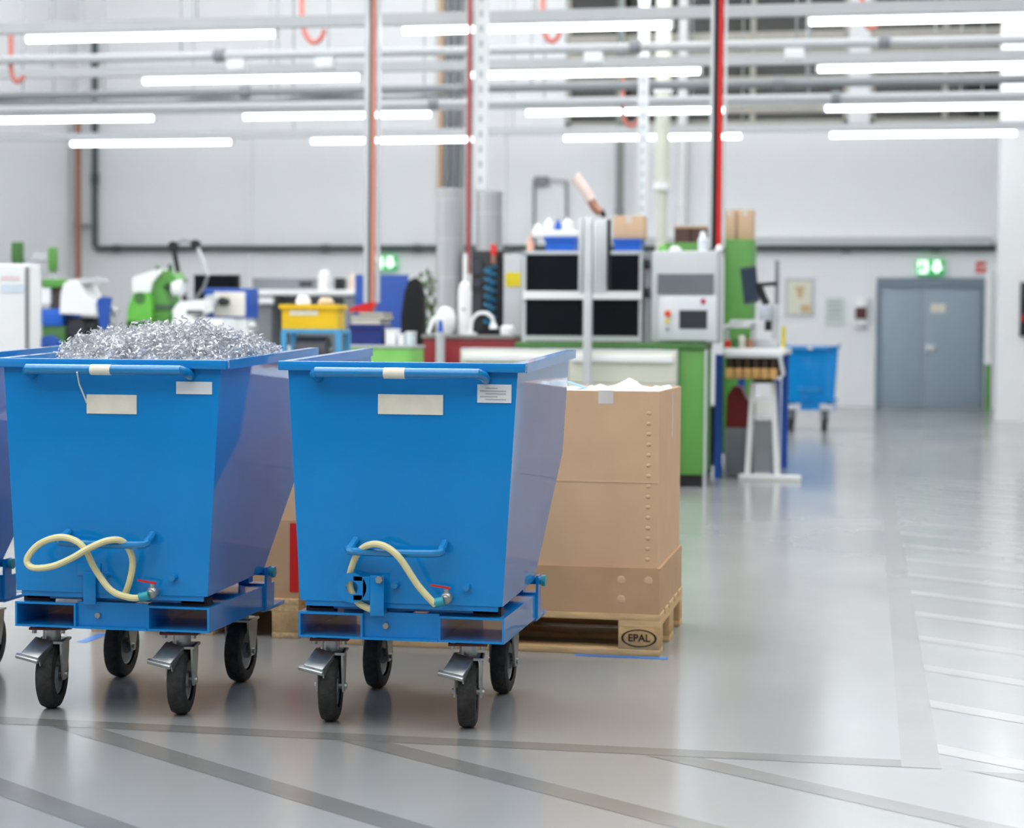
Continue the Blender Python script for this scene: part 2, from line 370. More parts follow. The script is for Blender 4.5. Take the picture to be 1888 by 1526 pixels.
# perforated strut columns
def strut(x, ybot, Y, wd, label, z0=None):
    v = W(x, 100, Y); zb = W(x, ybot, Y).z if z0 is None else z0
    t = T('perforated_strut', label, 'strut', (v.x, Y, zb))
    B().box(v.x-wd/2, Y, zb, v.x+wd/2, Y+.05, HC).box(v.x-wd/2, Y-.02, zb, v.x-wd/2+.008, Y, HC).box(v.x+wd/2-.008, Y-.02, zb, v.x+wd/2, Y, HC).done('channel', white, t)
    z = zb+.06
    while z < 5.2:
        B().box(v.x-wd*.14, Y-.002, z, v.x+wd*.14, Y+.0, z+.055).done('slot', mat('slot_shadow', 'b9c0c6', .6), t); z += .125
strut(887, 350, 15.6, .115, 'white perforated strut rising above grey ducts on the bench', None)
strut(1187, 400, 20.5, .11, 'slim white perforated strut hanging behind the cardboard box', None)
# wall shelf rail and small wall fittings on the right
a, b_ = W(1390, 452, YB-.2), W(1838, 440, YB-.2)
t = T('wall_trunking', 'pale wall trunking above dark pipe left of the door', 'trunking', (a.x, YB-.1, a.z))
B().box(a.x-3, YB-.2, a.z+.0, pc+.2, YB, a.z+.12).done('trunking_body', grey, t); B().box(a.x-3, YB-.21, a.z+.125, pc+.2, YB, a.z+.14).done('trunking_lid', whiteg, t)
def exit_sign(x0, y0, x1, y1, label):
    a = W(x0, y1, YB-.12); b_ = W(x1, y0, YB-.12); Yf = YB-.12
    t = T('exit_sign', label, 'exit sign', ((a.x+b_.x)/2, YB, a.z))
    B().box(a.x, Yf, a.z, b_.x, YB, b_.z, .01).done('sign_box', exitg, t)
    wd = b_.x-a.x; h = b_.z-a.z
    # door opening with running figure
    m_ = B(); x = a.x+wd*.06; B_ = m_.box(x, Yf-.006, a.z+h*.1, x+wd*.36, Yf-.001, b_.z-h*.1); m_.done('door_symbol', exitw, t)
    g = B(); cx = x+wd*.16; g.box(cx-.018, Yf-.012, a.z+h*.72, cx+.018, Yf-.007, a.z+h*.84)
    g.prism([(cx-.03, Yf-.007, a.z+h*.68), (cx+.05, Yf-.007, a.z+h*.66), (cx+.02, Yf-.007, a.z+h*.4), (cx+.06, Yf-.007, a.z+h*.2), (cx+.03, Yf-.007, a.z+h*.2), (cx, Yf-.007, a.z+h*.36), (cx-.05, Yf-.007, a.z+h*.18), (cx-.07, Yf-.007, a.z+h*.22)], (0, -.005, 0)); g.done('figure_symbol', exitg, t)
    cx = a.x+wd*.74; cz = (a.z+b_.z)/2; s = h*.4
    B().prism([(cx, Yf-.001, cz-s), (cx-s, Yf-.001, cz), (cx-s*.45, Yf-.001, cz), (cx-s*.45, Yf-.001, cz+s), (cx+s*.45, Yf-.001, cz+s), (cx+s*.45, Yf-.001, cz), (cx+s, Yf-.001, cz)], (0, -.006, 0)).done('arrow_symbol', exitw, t)
exit_sign(1689, 477, 1741, 507, 'lit green exit sign above the grey double door')
exit_sign(688, 470, 730, 498, 'lit green exit sign beyond the blue partition')
t = T('fire_sign', 'small red and white fire equipment sign right of the door', 'sign', tuple(W(1808, 505, YB-.02)))
B().pbox(1798, 481, 1819, 504, YB-.02, .02).done('sign_plate', whiteg, t)
B().pbox(1799, 482, 1818, 489, YB-.025, .004).pbox(1799, 491, 1807, 503, YB-.025, .004).pbox(1809, 493, 1818, 503, YB-.025, .004).done('sign_symbol', red, t)
t = T('framed_notice', 'framed yellowish plan notice on wall near blue skip', 'notice', tuple(W(1475, 582, YB-.03)))
B().pbox(1447, 513, 1502, 583, YB-.03, .03).done('notice_frame', grey, t); B().pbox(1452, 518, 1497, 578, YB-.035, .004).done('notice_sheet', paper, t)
B().prism([W(1466, 528, YB-.036), W(1484, 528, YB-.036), W(1478, 550, YB-.036), W(1472, 550, YB-.036)], (0, -.003, 0)).done('notice_print', mat('faded_print', 'cdb98a', .8), t); B().pbox(1476, 562, 1495, 576, YB-.039, .003).done('notice_stamp', MATS['faded_print'], t)
t = T('wall_notice', 'pale green edged paper notice left of the dispenser', 'notice', tuple(W(1540, 600, YB-.02)))
B().pbox(1521, 549, 1557, 600, YB-.02, .02).done('notice_sheet', mat('pale_mint', 'd3ded9', .7), t)
for y in (557, 566, 575, 584): B().pbox(1526, y, 1552, y+3, YB-.023, .002).done('print_line', ink, t)
t = T('wall_dispenser', 'white wall dispenser with dark red window by the door', 'dispenser', tuple(W(1587, 602, YB-.14)))
B().pbox(1575, 548, 1600, 602, YB-.14, .14, bev=.03).done('housing', whiteg, t); B().pbox(1577, 566, 1598, 588, YB-.15, .03).done('window', mat('dark_maroon', '55282a', .3), t)
t = T('post', 'slim white post with green lower sleeve beside the door', 'post', tuple(W(1822, 764, 31)))
v = W(1822, 700, 31); zz = W(1822, 672, 31).z
B().cyl((v.x, 31, 0), (v.x, 31, zz), .045, n=12).done('sleeve', green, t); B().cyl((v.x, 31, zz), (v.x, 31, W(1822, 500, 31).z), .07, n=12).done('pole', whiteg, t)
t = T('wall_panel', 'black wall control panel with small lamps on white pillar', 'control panel', tuple(W(1900, 620, 26.93)))
B().pbox(1880, 520, 1915, 620, 26.93, .07, bev=.008).done('panel_body', dark, t); B().pbox(1883, 580, 1888, 592, 26.92, .02).done('indicator', red, t)

# ------------------------------------------------------------------ tipping skips
def hw(z): return .289 + (z-.36)/.64*.037
def caster(root, cx, cy, turn, brake):
    M4 = Matrix.Translation((cx, cy, 0)) @ Matrix.Rotation(turn, 4, 'Z')
    def fin(b, name, mt, par):
        for v in b.bm.verts: v.co = M4 @ v.co
        return b.done(name, mt, par)
    b = B()                                               # fork: crown plate and two tapering legs
    b.box(-.045, -.05, .195, .045, .05, .203, .002); b.cyl((0, 0, .203), (0, 0, .2355), .026, n=14)
    for s in (-1, 1):
        x = s*.037
        b.prism([(x-.003, -.045, .203), (x-.003, .045, .203), (x-.003, .04, .16), (x-.003, .018, .085), (x-.003, -.018, .085), (x-.003, -.04, .16)], (.006, 0, 0))
    f = fin(b, 'caster', zinc, root)
    fin(B().box(-.055, -.05, .236, .055, .05, .2435, .001), 'mount_plate', rust, f)
    for x in (-.042, .042):
        for y in (-.038, .038): fin(B().cyl((x, y, .226), (x, y, .252), .008, n=6), 'plate_bolt', zinc, f)
    prof = [(.062, -.024), (.084, -.027), (.095, -.022), (.1, -.01), (.1, .01), (.095, .022), (.084, .027), (.062, .024)]
    fin(B().lathe((0, 0, .1), (1, 0, 0), prof, 32, cap=False), 'tyre', tyre, f)
    b = B().lathe((0, 0, .1), (1, 0, 0), [(.063, -.015), (.058, -.018), (.05, -.008), (.026, -.006), (.024, -.024), (.024, .024), (.026, .006), (.05, .008), (.058, .018), (.063, .015)], 28)
    fin(b, 'wheel_rim', cgrey, f)
    fin(B().cyl((-.046, 0, .1), (.046, 0, .1), .009, n=8), 'axle_bolt', zinc, f)
    if brake:
        b = B(); mt_ = Matrix.Translation((-.012, -.045, .203)) @ Matrix.Rotation(.55, 4, 'X') @ Matrix.Rotation(-.35, 4, 'Z')
        b.box(-.03, -.075, -.004, .03, .005, .006, .002, mt_)
        b.box(-.042, -.087, -.008, .034, -.073, .004, .003, mt_)
        b.box(-.03, -.07, -.02, -.026, 0, 0, 0, mt_); b.box(.026, -.07, -.03, .03, 0, 0, 0, mt_)
        fin(b, 'brake_pedal', zinc, f)
def make_skip(loc, label, hose=None, lock=True, group=None, rz=0.0):
    t = T('tipping_skip', label, 'skip cart', loc, group, rz, local=True)
    # chassis: two fork pockets along the depth, a middle web, cross members
    D = .60
    for x0, x1 in ((-.294, -.108), (.108, .294)):
        b = B(); z0, z1 = .256, .328
        b.box(x0, .0, z0, x1, D, z0+.006).box(x0, 0, z1-.006, x1, D, z1).box(x0, 0, z0+.006, x0+.006, D, z1-.006).box(x1-.006, 0, z0+.006, x1, D, z1-.006)
        b.done('fork_pocket', blue, t)
    web = B().box(-.108, .012, .262, .108, .02, .332).box(-.108, -.004, .256, .108, .02, .262).box(-.02, .02, .262, .02, D-.01, .3).done('front_web', blue, t)
    B().box(-.108, D-.02, .262, .108, D, .328).done('rear_web', blue, t); B().box(-.294, .52, .244, .294, .71, .2555, .002).done('axle_plate', blue, t)
    B().cyl((-.042, .012, .295), (-.042, .0, .295), .009, n=6).done('bolt', zinc, t)
    for s in (-1, 1):
        b = B(); b.box(s*.2945, D-.1, .256, s*.302, D-.05, .385).box(s*.21, D-.1, .3285, s*.216, D-.05, .385).box(s*.216, D-.1, .3285, s*.2945, D-.05, .334); b.done('hinge_bracket', blue, t)
        B().cyl((s*.205, D-.075, .368), (s*.315, D-.075, .368), .012, n=12).done('hinge_pin', tblue, t)
        B().cyl((s*.308, D-.075, .368), (s*.320, D-.075, .368), .017, n=12).done('hinge_knob', teal, t)
        B().box(s*.2, .03, .328, s*.28, .07, .352).done('rest_pad', black, t)
    # tub
    prof = [(0, .36), (.50, .372), (.885, .735), (.885, .94), (.885, 1.045), (0, 1.012)]      # the rear edge stays lower: the pouring lip
    b = B(); lv = [b.bm.verts.new((-hw(z), y, z)) for y, z in prof]; rv = [b.bm.verts.new((hw(z), y, z)) for y, z in prof]
    b.bm.faces.new(lv); b.bm.faces.new(rv[::-1])
    for i in range(3): b.bm.faces.new((lv[i], rv[i], rv[i+1], lv[i+1]))
    b.bm.faces.new((lv[5], rv[5], rv[0], lv[0]))
    bmesh.ops.recalc_face_normals(b.bm, faces=b.bm.faces[:])
    if b.bm.faces[0].normal.x > 0: bmesh.ops.reverse_faces(b.bm, faces=b.bm.faces[:])
    bmesh.ops.solidify(b.bm, geom=b.bm.faces[:], thickness=.005)
    tub = b.done('tub', blue, t)
    for bb_ in ((-.275, .004, .345, .275, .012, .36), (-.27, .03, .335, .27, .06, .358), (-.27, .42, .345, .27, .46, .366)): B().box(*bb_).done('tub_skid', blue, t)
    # rim: flanged strip, side strips rise to the rear
    b = B(); b.box(-.35, -.022, 1.004, .35, .012, 1.03, .003)
    for s in (-1, 1):
        b.prism([(s*.318, .012, 1.004), (s*.35, .012, 1.004), (s*.35, .012, 1.03), (s*.318, .012, 1.03)], (0, .88, .032))
    b.done('rim', blue, t)
    # push handle and lower handle
    h = B().tube([(-.238, .0, .985), (-.238, -.04, .995), (-.23, -.058, 1.0), (.23, -.058, 1.0), (.238, -.04, .995), (.238, .0, .985)], .0145, 12).done('push_handle', tblue, t)
    B().cyl((-.035, -.058, 1.0), (.025, -.058, 1.0), .0153, n=14).done('handle_band', paper, h, label='white band around the handle')
    hl = B().tube([(-.128, 0, .533), (-.13, -.04, .518), (-.115, -.058, .508), (.105, -.058, .508), (.125, -.04, .518), (.125, 0, .533)], .011, 10, 4).done('tipping_handle', tblue, t)
    for x in (-.012, .19): B().cyl((x, .0, .412), (x, -.022, .412), .011, .009, 10).done('stud', tblue, t)
    if lock:
        b = B(); b.box(-.078, -.036, .328, -.038, -.03, .44, .002); b.box(-.1, -.036, .37, -.078, -.03, .436, .002); b.box(-.125, -.036, .424, -.1, -.03, .436); b.box(-.125, -.036, .37, -.1, -.03, .384)
        n = 24; rg = [[b.bm.verts.new((-.13+rr*math.cos(2*math.pi*i/n), yy, .404+rr*math.sin(2*math.pi*i/n))) for i in range(n)] for rr, yy in ((.018, -.036), (.042, -.036), (.042, -.03), (.018, -.03))]
        for k in range(4):
            for i in range(n): b.bm.faces.new((rg[k][i], rg[k][(i+1) % n], rg[(k+1) % 4][(i+1) % n], rg[(k+1) % 4][i]))
        b.box(-.074, -.03, .33, -.042, .012, .345)
        lk = b.done('lock_lever', blue, t)
        B().cyl((-.05, -.036, .43), (-.05, -.047, .43), .011, n=6).cyl((-.05, -.03, .43), (-.05, 0, .43), .006, n=8).done('lock_bolt', zinc, lk)
    else:
        B().box(-.08, -.012, .328, -.042, -.006, .42, .002).box(-.1, -.0055, .41, -.03, -.001, .445, .001).done('lock_lever', blue, t)
    # casters
    for cx in (-.232, .17):
        caster(t, cx, .115, math.radians(9), True); caster(t, cx, .645, 0, False)
    if hose:
        vx, vz, pts = hose
        va = B().cyl((vx, 0, vz), (vx, -.05, vz), .012, n=12).cyl((vx, -.03, vz), (vx, -.03, vz+.025), .008, n=8).sphere((vx, -.035, vz), .018).done('drain_valve', zinc, t)
        B().cyl((vx-.004, -.052, vz-.005), (vx-.03, -.056, vz-.012), .0135, n=12).done('hose_nut', teal, va)
        B().box(vx-.05, -.034, vz+.026, vx+.006, -.026, vz+.031, 0, Matrix.Translation((vx, 0, vz)) @ Matrix.Rotation(.12, 4, 'Y') @ Matrix.Translation((-vx, 0, -vz))).done('valve_lever', red, va, label='red valve lever')
        B().tube([(vx-.028, -.056, vz-.012)] + pts, .0095, 10, 5).done('drain_hose', cream, t)
    return t
def to_local(x0, lst): 
    out = []
    for x, y, off in lst:
        v = W(x, y, 5.1-off); out.append((v.x-x0, -off, v.z))
    return out
XC2, XC1 = -1.267, -2.118
h2 = to_local(XC2, [(800, 1112, .06), (770, 1078, .07), (738, 1030, .085), (712, 1008, .085), (685, 1003, .075), (661, 1018, .045), (646, 1055, .017), (646, 1085, .013), (662, 1112, .013), (692, 1126, .012)])
h1 = to_local(XC1, [(238, 1101, .055), (205, 1088, .05), (176, 1050, .05), (157, 1013, .09), (138, 996, .09), (108, 990, .085), (72, 1003, .08), (50, 1030, .08), (60, 1046, .085), (95, 1044, .09), (130, 1030, .1), (165, 1010, .1), (200, 996, .085), (228, 999, .06), (244, 1030, .035), (240, 1068, .03), (228, 1102, .02)])
v2 = to_local(XC2, [(821, 1104, .05)])[0]; v1 = to_local(XC1, [(277, 1094, .05)])[0]
s2 = make_skip((XC2, 5.1, 0), 'blue tipping skip standing directly before the tall cardboard box, cream hose looped once', (v2[0], v2[2], h2), True)
s1 = make_skip((XC1, 5.1, 0), 'blue tipping skip heaped with metal swarf, cream hose knotted on its handle', (v1[0], v1[2], h1), False)
s0 = make_skip((-2.985, 5.1, 0), 'blue tipping skip on the far side of the skip heaped with swarf', None, False)
v = W(1494, 700, 23.1)
s3 = make_skip((v.x, 23.1, 0), 'blue tipping skip parked far back by the wall notices', None, False)
# stickers and tags
def sticker(root, x0c, x0, y0, x1, y1, mt, name, lines=0, skew=0.0):
    a = W(x0, y1, 5.098); b_ = W(x1, y0, 5.098)
    o = B().box(a.x-x0c, -.003, a.z, b_.x-x0c, -.0005, b_.z).done(name, mt, root)
    for k in range(lines):
        z = b_.z-.008-(b_.z-a.z-.012)*k/lines; L_ = (b_.x-a.x)
        B().box(a.x-x0c+L_*(.08 if k % 2 else .25), -.0036, z-.004, a.x-x0c+L_*(.85 if k % 3 else .6), -.0029, z-.001).done('print_line', ink, o)
sticker(s2, XC2, 697, 728, 817, 763, paper, 'paper_label'); sticker(s2, XC2, 880, 709, 943, 742, mat('white_sticker', 'dfe4e6', .5), 'type_plate', 5)
sticker(s1, XC1, 160, 728, 252, 762, paper, 'paper_label'); sticker(s1, XC1, 325, 704, 391, 726, MATS['white_sticker'], 'type_plate')
a = to_local(XC1, [(142, 686, .074), (146, 708, .03), (160, 742, .006)])
B().tube(a, .0025, 6).done('string', paper, s1)
# swarf heap
b = B(); cxh, cyh = XC1+.0, 5.1+.5
def heap(x, y):
    rx, ry = (x-cxh-.0)/.315, (y-cyh-.0)/.42
    q = max(0, 1-(rx*rx)**1.3-(ry*ry)**1.3)
    return .965 + .135*q**.38 + .012*math.sin(13*x+5)*math.cos(11*y)
nx, ny = 26, 30; g = [[b.bm.verts.new((cxh-.30+.60*i/nx, 5.12+.84*j/ny, heap(cxh-.30+.60*i/nx, 5.12+.84*j/ny)-.015)) for j in range(ny+1)] for i in range(nx+1)]
for i in range(nx):
    for j in range(ny): b.bm.faces.new((g[i][j], g[i+1][j], g[i+1][j+1], g[i][j+1]))
for k in range(5200):                                   # curled ribbons of turnings
    x = cxh + R.uniform(-.29, .29); y = R.uniform(5.14, 5.94); z = heap(x, y) + R.uniform(-.012, .016)
    r = R.uniform(.004, .011); wd = R.uniform(.003, .006); turns = R.uniform(.7, 1.9); pitch_ = R.uniform(.004, .012)
    rot = Matrix.Rotation(R.uniform(0, 6.28), 3, 'Z') @ Matrix.Rotation(R.uniform(0, 3.14), 3, 'X'); n = max(4, int(turns*6)); prev = None
    for i in range(n+1):
        a = turns*2*math.pi*i/n; base = Vector((r*math.cos(a), r*math.sin(a), pitch_*a/3))
        p1 = b.bm.verts.new(Vector((x, y, z)) + rot @ base); p2 = b.bm.verts.new(Vector((x, y, z)) + rot @ (base + Vector((0, 0, wd))))
        if prev: b.bm.faces.new((prev[0], p1, p2, prev[1]))
        prev = (p1, p2)
me = b.done('metal_swarf', swarf, None, 'heap of curled silver metal swarf filling the blue skip', 'swarf', kind='stuff', flat=True)

# ------------------------------------------------------------------ pallets and boxes by the skips
def pallet(loc, label, rz=0.0):                           # long side along local x (1.2), depth y (0.8)
    t = T('pallet', label, 'pallet', loc, 'wooden pallets', rz, local=True)
    for y, wd in ((.0725, .145), (.24, .1), (.4, .145), (.56, .1), (.7275, .145)): B().box(0, y-wd/2, .122, 1.2, y+wd/2, .144, .002).done('top_board', wood, t)
    for x in (0, .5275, 1.055): B().box(x, 0, .1, x+.145, .8, .122).done('stringer_board', wood, t)
    for y, wd in ((.05, .1), (.4, .145), (.75, .1)):
        B().box(0, y-wd/2, 0, 1.2, y+wd/2, .022, .002).done('bottom_board', wood, t)
        for x in (0, .5275, 1.055): B().box(x, y-wd/2, .022, x+.145, y+wd/2, .1, .002).done('block', woodb, t)
    return t
PX, PY = -.695, 6.52
pl = pallet((PX-1.2, PY, 0), 'wooden pallet with stamped blocks under the tall cardboard box')
def oval_stamp(cx, cz, body):
    b = B(); n = 28; rx, rz_ = .062, .031
    for i in range(n):
        a0, a1 = 2*math.pi*i/n, 2*math.pi*(i+1)/n
        b.bm.faces.new([b.bm.verts.new((cx+rx*k*math.cos(a), -.0012, cz+rz_*k*math.sin(a))) for k, a in ((1, a0), (1, a1), (.88, a1), (.88, a0))])
    o = b.done('stamp_ring', stamp, pl); text_mesh('stamp_text', body, .036, stamp, pl, (cx, -.0008, cz), FACE)
oval_stamp(1.1275, .061, 'EPAL'); oval_stamp(.0725, .061, 'EUR')
bx0, bx1, by0, by1 = PX-1.18, PX-.012, PY+.012, PY+.78
t = T('cardboard_box', 'tall open cardboard box with white liner standing on the stamped pallet', 'box', ((bx0+bx1)/2, (by0+by1)/2, .144))
def openbox(b, x0, y0, z0, x1, y1, z1, th=.008):
    b.box(x0, y0, z0, x1, y0+th, z1).box(x0, y1-th, z0, x1, y1, z1).box(x0, y0+th, z0, x0+th, y1-th, z1).box(x1-th, y0+th, z0, x1, y1-th, z1); return b
openbox(B(), bx0, by0, .15, bx1, by1, .918).done('box_sleeve', kraft, t)
tray = openbox(B(), bx0-.009, by0-.009, .1445, bx1+.009, by1+.009, .305, .0085).box(bx0, by0, .1445, bx1, by1, .15).done('bottom_tray', kraftd, t)
for k in range(15):                                       # pressed tabs of the glue seam
    z = .335 + .0362*k; B().sphere((bx1-.035, by0+.001, z), .013, (.8, .3, .55), 8).done('seam_tab', kraft, t)
for x, z in ((bx1-.125, .262), (bx1-.125, .195), (bx1-.03, .262)): B().sphere((x, by0-.009, z), .015, (1, .12, 1), 8).done('press_mark', kraft, tray)
B().box(bx0, by0-.0015, .6, bx1, by0, .603).done('fold_line', kraftl, t)
a = W(1103, 744, by0); c = W(1131, 722, by0)
B().box(a.x, by0-.001, a.z, c.x, by0-.0002, .919).box(a.x, by0-.001, .9185, c.x, by0+.03, .9195).done('tape', mat('clear_tape', 'd9d3cc', .25), t)
B().box(bx1+.0002, by0+.42, .74, bx1+.001, by0+.46, .9).done('tape', MATS['clear_tape'], t)
b = B(); nx, ny = 44, 22; RR = random.Random(3)             # crumpled liner
hs = [[.9 + .018*RR.random() + .01*math.sin(i*.7)*math.sin(j*.9) for j in range(ny+1)] for i in range(nx+1)]
pk = W(1160, 700, by0+.25)
g = [[None]*(ny+1) for _ in range(nx+1)]
for i in range(nx+1):
    for j in range(ny+1):
        x = bx0+.012+(bx1-bx0-.024)*i/nx; y = by0+.012+(by1-by0-.024)*j/ny
        z = hs[i][j] + .045*math.exp(-((x-pk.x)/.05)**2-((y-pk.y)/.12)**2)
        if i in (0, nx) or j in (0, ny): z = .9
        g[i][j] = b.bm.verts.new((x, y, z))
for i in range(nx):
    for j in range(ny): b.bm.faces.new((g[i][j], g[i+1][j], g[i+1][j+1], g[i][j+1]))
b.done('liner', liner, t, flat=True)
b = B(); q = [W(x, y, by0+.3) for x, y in ((1035, 700), (1060, 708), (1085, 716), (1110, 719))]
for a, c in zip(q, q[1:]): b.prism([a, c, c+Vector((0, .2, -.01)), a+Vector((0, .2, -.01))], (0, 0, -.006))
b.done('liner_fold', linerb, t)
# second pallet and box, seen between the skips
p2r = W(553, 1150, 6.62).x
pl2 = pallet((p2r, 6.6, 0), 'darker wooden pallet seen on end between the two skips', math.pi/2)
t = T('cardboard_box', 'lower cardboard box with red tape seen between the two blue skips', 'box', (p2r-.4, 7.1, .144))
openbox(B(), p2r-.79, 6.62, .15, p2r-.01, 7.7, .72).box(p2r-.782, 6.628, .712, p2r-.018, 7.692, .72).done('box_sleeve', kraft, t)
openbox(B(), p2r-.798, 6.612, .1445, p2r-.002, 7.708, .43, .0078).box(p2r-.79, 6.62, .1445, p2r-.01, 7.7, .15).done('bottom_tray', kraftd, t)
B().box(p2r-.036, 6.609, .17, p2r-.004, 6.6118, .42).done('red_tape', red, t)

# ------------------------------------------------------------------ bench with white drawers and machines, behind the box
YBN = 14.1; BZ = W(1200, 632, YBN).z
bxl, bxr = W(950, 632, YBN).x, W(1301, 632, YBN).x; bxi = W(1251, 700, YBN).x
t = T('workbench', 'green workbench with thick end panel carrying grey measuring machine', 'workbench', ((bxl+bxr)/2, YBN, 0))
B().box(bxl, YBN-.02, BZ-.045, bxr, YBN+.62, BZ, .006).done('worktop', greend, t)
B().box(bxi, YBN, .09, bxr-.005, YBN+.6, BZ-.046, .006).done('end_panel', green, t)
B().box(bxi+.01, YBN+.03, 0, bxr-.02, YBN+.58, .089).done('plinth', dark, t)
B().box(bxl+.02, YBN+.52, 0, bxl+.1, YBN+.6, BZ-.046).done('leg', green, t)
B().box(bxr-.004, YBN-.01, 0, bxr+.012, YBN+.03, BZ-.046).done('corner_post', alu, t)
cx0, cx1 = W(846, 700, 14.0).x, bxi-.004
t = T('drawer_cabinet', 'white drawer cabinet with full-width grips under the green workbench', 'cabinet', ((cx0+cx1)/2, 14.05, 0))
ct = BZ-.05
B().box(cx0, 14.05, 0, cx1, 14.5, ct, .004).done('cabinet_body', grey, t)
xm = W(1046, 700, 14.0).x
for a, c in ((cx0+.01, xm-.006), (xm+.006, cx1-.01)):
    z = ct-.02
    for k in range(4):
        h_ = (.24, .24, .24, .24)[k]; dz = z-h_
        dd = B().box(a, 14.03, dz+.008, c, 14.049, z, .003).done('drawer', beige, t); B().box(a+.02, 13.995, z-.075, c-.02, 14.029, z-.02, .006).done('drawer_grip', whiteg, dd); z = dz
# black enclosure on the bench
def zof(x, y, Y): return W(x, y, Y).z
YE = 14.32
t = T('machine_enclosure', 'black panelled machine enclosure in white aluminium frame on green workbench', 'machine', tuple(W(1078, 632, YE)))
B().pbox(970, 468, 1182, 630, YE+.02, .36, z0=BZ+.001).done('enclosure_body', dark, t)
for x0, x1 in ((962, 970), (1177, 1185)): B().pbox(x0, 466, x1, 630, YE-.01, .4, z0=BZ+.001).done('frame_post', alu, t)
B().pbox(964, 537, 1184, 551, YE-.03, .05).done('frame_rail', whiteg, t); B().pbox(964, 462, 1184, 469, YE-.01, .4).done('frame_rail', alu, t); B().pbox(968, 620, 1184, 628, YE-.02, .04).done('frame_rail', grey, t)
for x0, y0, x1, y1 in ((972, 471, 1072, 535), (1094, 471, 1177, 535), (972, 553, 1072, 618), (1094, 553, 1177, 618)): B().pbox(x0, y0, x1, y1, YE+.0, .018).done('acrylic_panel', dglass, t)
ZE = zof(1100, 462, YE)
YP = 13.86
t = T('extrusion_post', 'tall aluminium extrusion post standing before the black enclosure', 'post', (W(1083, 700, YP).x, YP, 0))
B().pbox(1074, 400, 1092, 700, YP, .07, z0=0, bev=.004).done('post', alu, t)
for x0, x1, y0 in ((1066, 1074, 402), (1093, 1118, 405)): B().pbox(x0, y0, x1, 540, YP+.0, .08, bev=.004).done('side_extrusion', alu, t)
for x in (1079, 1086, 1101, 1109): B().pbox(x, 410, x+2, 536, YP-.003, .004).done('groove', cgrey, t)
B().box(W(1060, 700, YP).x, YP-.1, 0, W(1106, 700, YP).x, YP+.15, .02).done('foot_plate', alu, t)
B().pbox(1119, 405, 1126, 530, YP+.02, .02).done('cable', dark, t)
t = T('suction_nozzle', 'pinkish flexible suction duct curving up above the extrusion post', 'duct', tuple(W(1105, 402, YP+.04)))
pts = [W(x, y, YP+.04) for x, y in ((1108, 392), (1098, 384), (1090, 370), (1080, 352), (1068, 336), (1060, 325))]
B().tube(pts[:4], .034, 12, 3).done('lower_hose', copper, t); B().tube(pts[2:], .04, 12, 3).done('nozzle', pinkduct, t); B().tube([pts[0]+Vector((0, 0, -.01)), pts[0]+Vector((.03, 0, 0))], .03, 10).done('clamp', dark, t)
# things on the enclosure
def crate(name, x0, y0, x1, y1, Y, dpt, mt, label, z0=None, cat='crate', slot=None, group=None):
    a = W(x0, y1, Y); c = W(x1, y0, Y); z = a.z if z0 is None else z0
    t = T(name, label, cat, ((a.x+c.x)/2, Y+dpt/2, z), group)
    B_ = B(); th = .008; ins = (c.x-a.x)*.04
    B_.box(a.x+ins, Y+ins, z, c.x-ins, Y+dpt-ins, z+.01); openbox(B_, a.x+ins, Y+ins, z+.01, c.x-ins, Y+dpt-ins, c.z-.02, th); B_.done('crate_body', mt, t)
    openbox(B(), a.x, Y, c.z-.03, c.x, Y+dpt, c.z, .015).done('crate_rim', mt, t)
    if slot: B().pbox(slot[0], slot[1], slot[2], slot[3], Y+ins-.003, .005, bev=.002).done('grip_slot', paper, t)
    return t, c.z
_, zc1 = crate('storage_crate', 1003, 437, 1062, 465, YE+.06, .28, cblue, 'blue storage crate under white bottles on the black enclosure', ZE+.001)
_, zc2 = crate('storage_crate', 1130, 440, 1182, 465, YE+.06, .28, cblue, 'blue storage crate under cardboard box on the black enclosure', ZE+.001)
def carton(x0, y0, x1, y1, Y, dpt, label, z0=None, mt=None, group=None):
    a = W(x0, y1, Y); c = W(x1, y0, Y); z = a.z if z0 is None else z0
    t = T('carton', label, 'box', ((a.x+c.x)/2, Y+dpt/2, z), group)
    B().box(a.x, Y, z, c.x, Y+dpt, c.z, .004).done('carton_body', mt or kraftl, t)
    xm_ = (a.x+c.x)/2; B().box(xm_-.02, Y-.001, c.z-.06, xm_+.02, Y-.0002, c.z).box(xm_-.02, Y, c.z+.0002, xm_+.02, Y+dpt, c.z+.001).done('tape', MATS['clear_tape'], t)
    return t
carton(1131, 397, 1187, 438, YE+.08, .24, 'pale cardboard carton on blue crate above black enclosure', zc2+.001)
t = T('bottle_tray', 'white tray of rounded bottles atop blue crate', 'tray', tuple(W(1022, 437, YE+.1)))
B().pbox(980, 424, 1066, 437, YE+.07, .25, z0=zc1+.001, bev=.01).done('tray', whiteg, t)
zt_ = zof(1022, 424, YE+.1)
for x, h_, r_, mt in ((992, .06, .035, whiteg), (1012, .1, .04, whiteg), (1029, .085, .026, cblue), (1047, .1, .045, whiteg)):
    v = W(x, 424, YE+.2); B().lathe((v.x, YE+.2, zt_), (0, 0, 1), [(r_, 0), (r_, h_*.55), (r_*.45, h_*.8), (r_*.4, h_)], 12).done('bottle', mt, t)
v = W(974, 462, YE); B().lathe((v.x, YE+.1, ZE+.001), (0, 0, 1), [(.03, 0), (.03, .06), (.012, .11), (.012, .14)], 12).done('spray_bottle', mat('pale_orange', 'e8b7a0', .4), None, 'small pale bottle at the corner of the black enclosure', 'bottle')
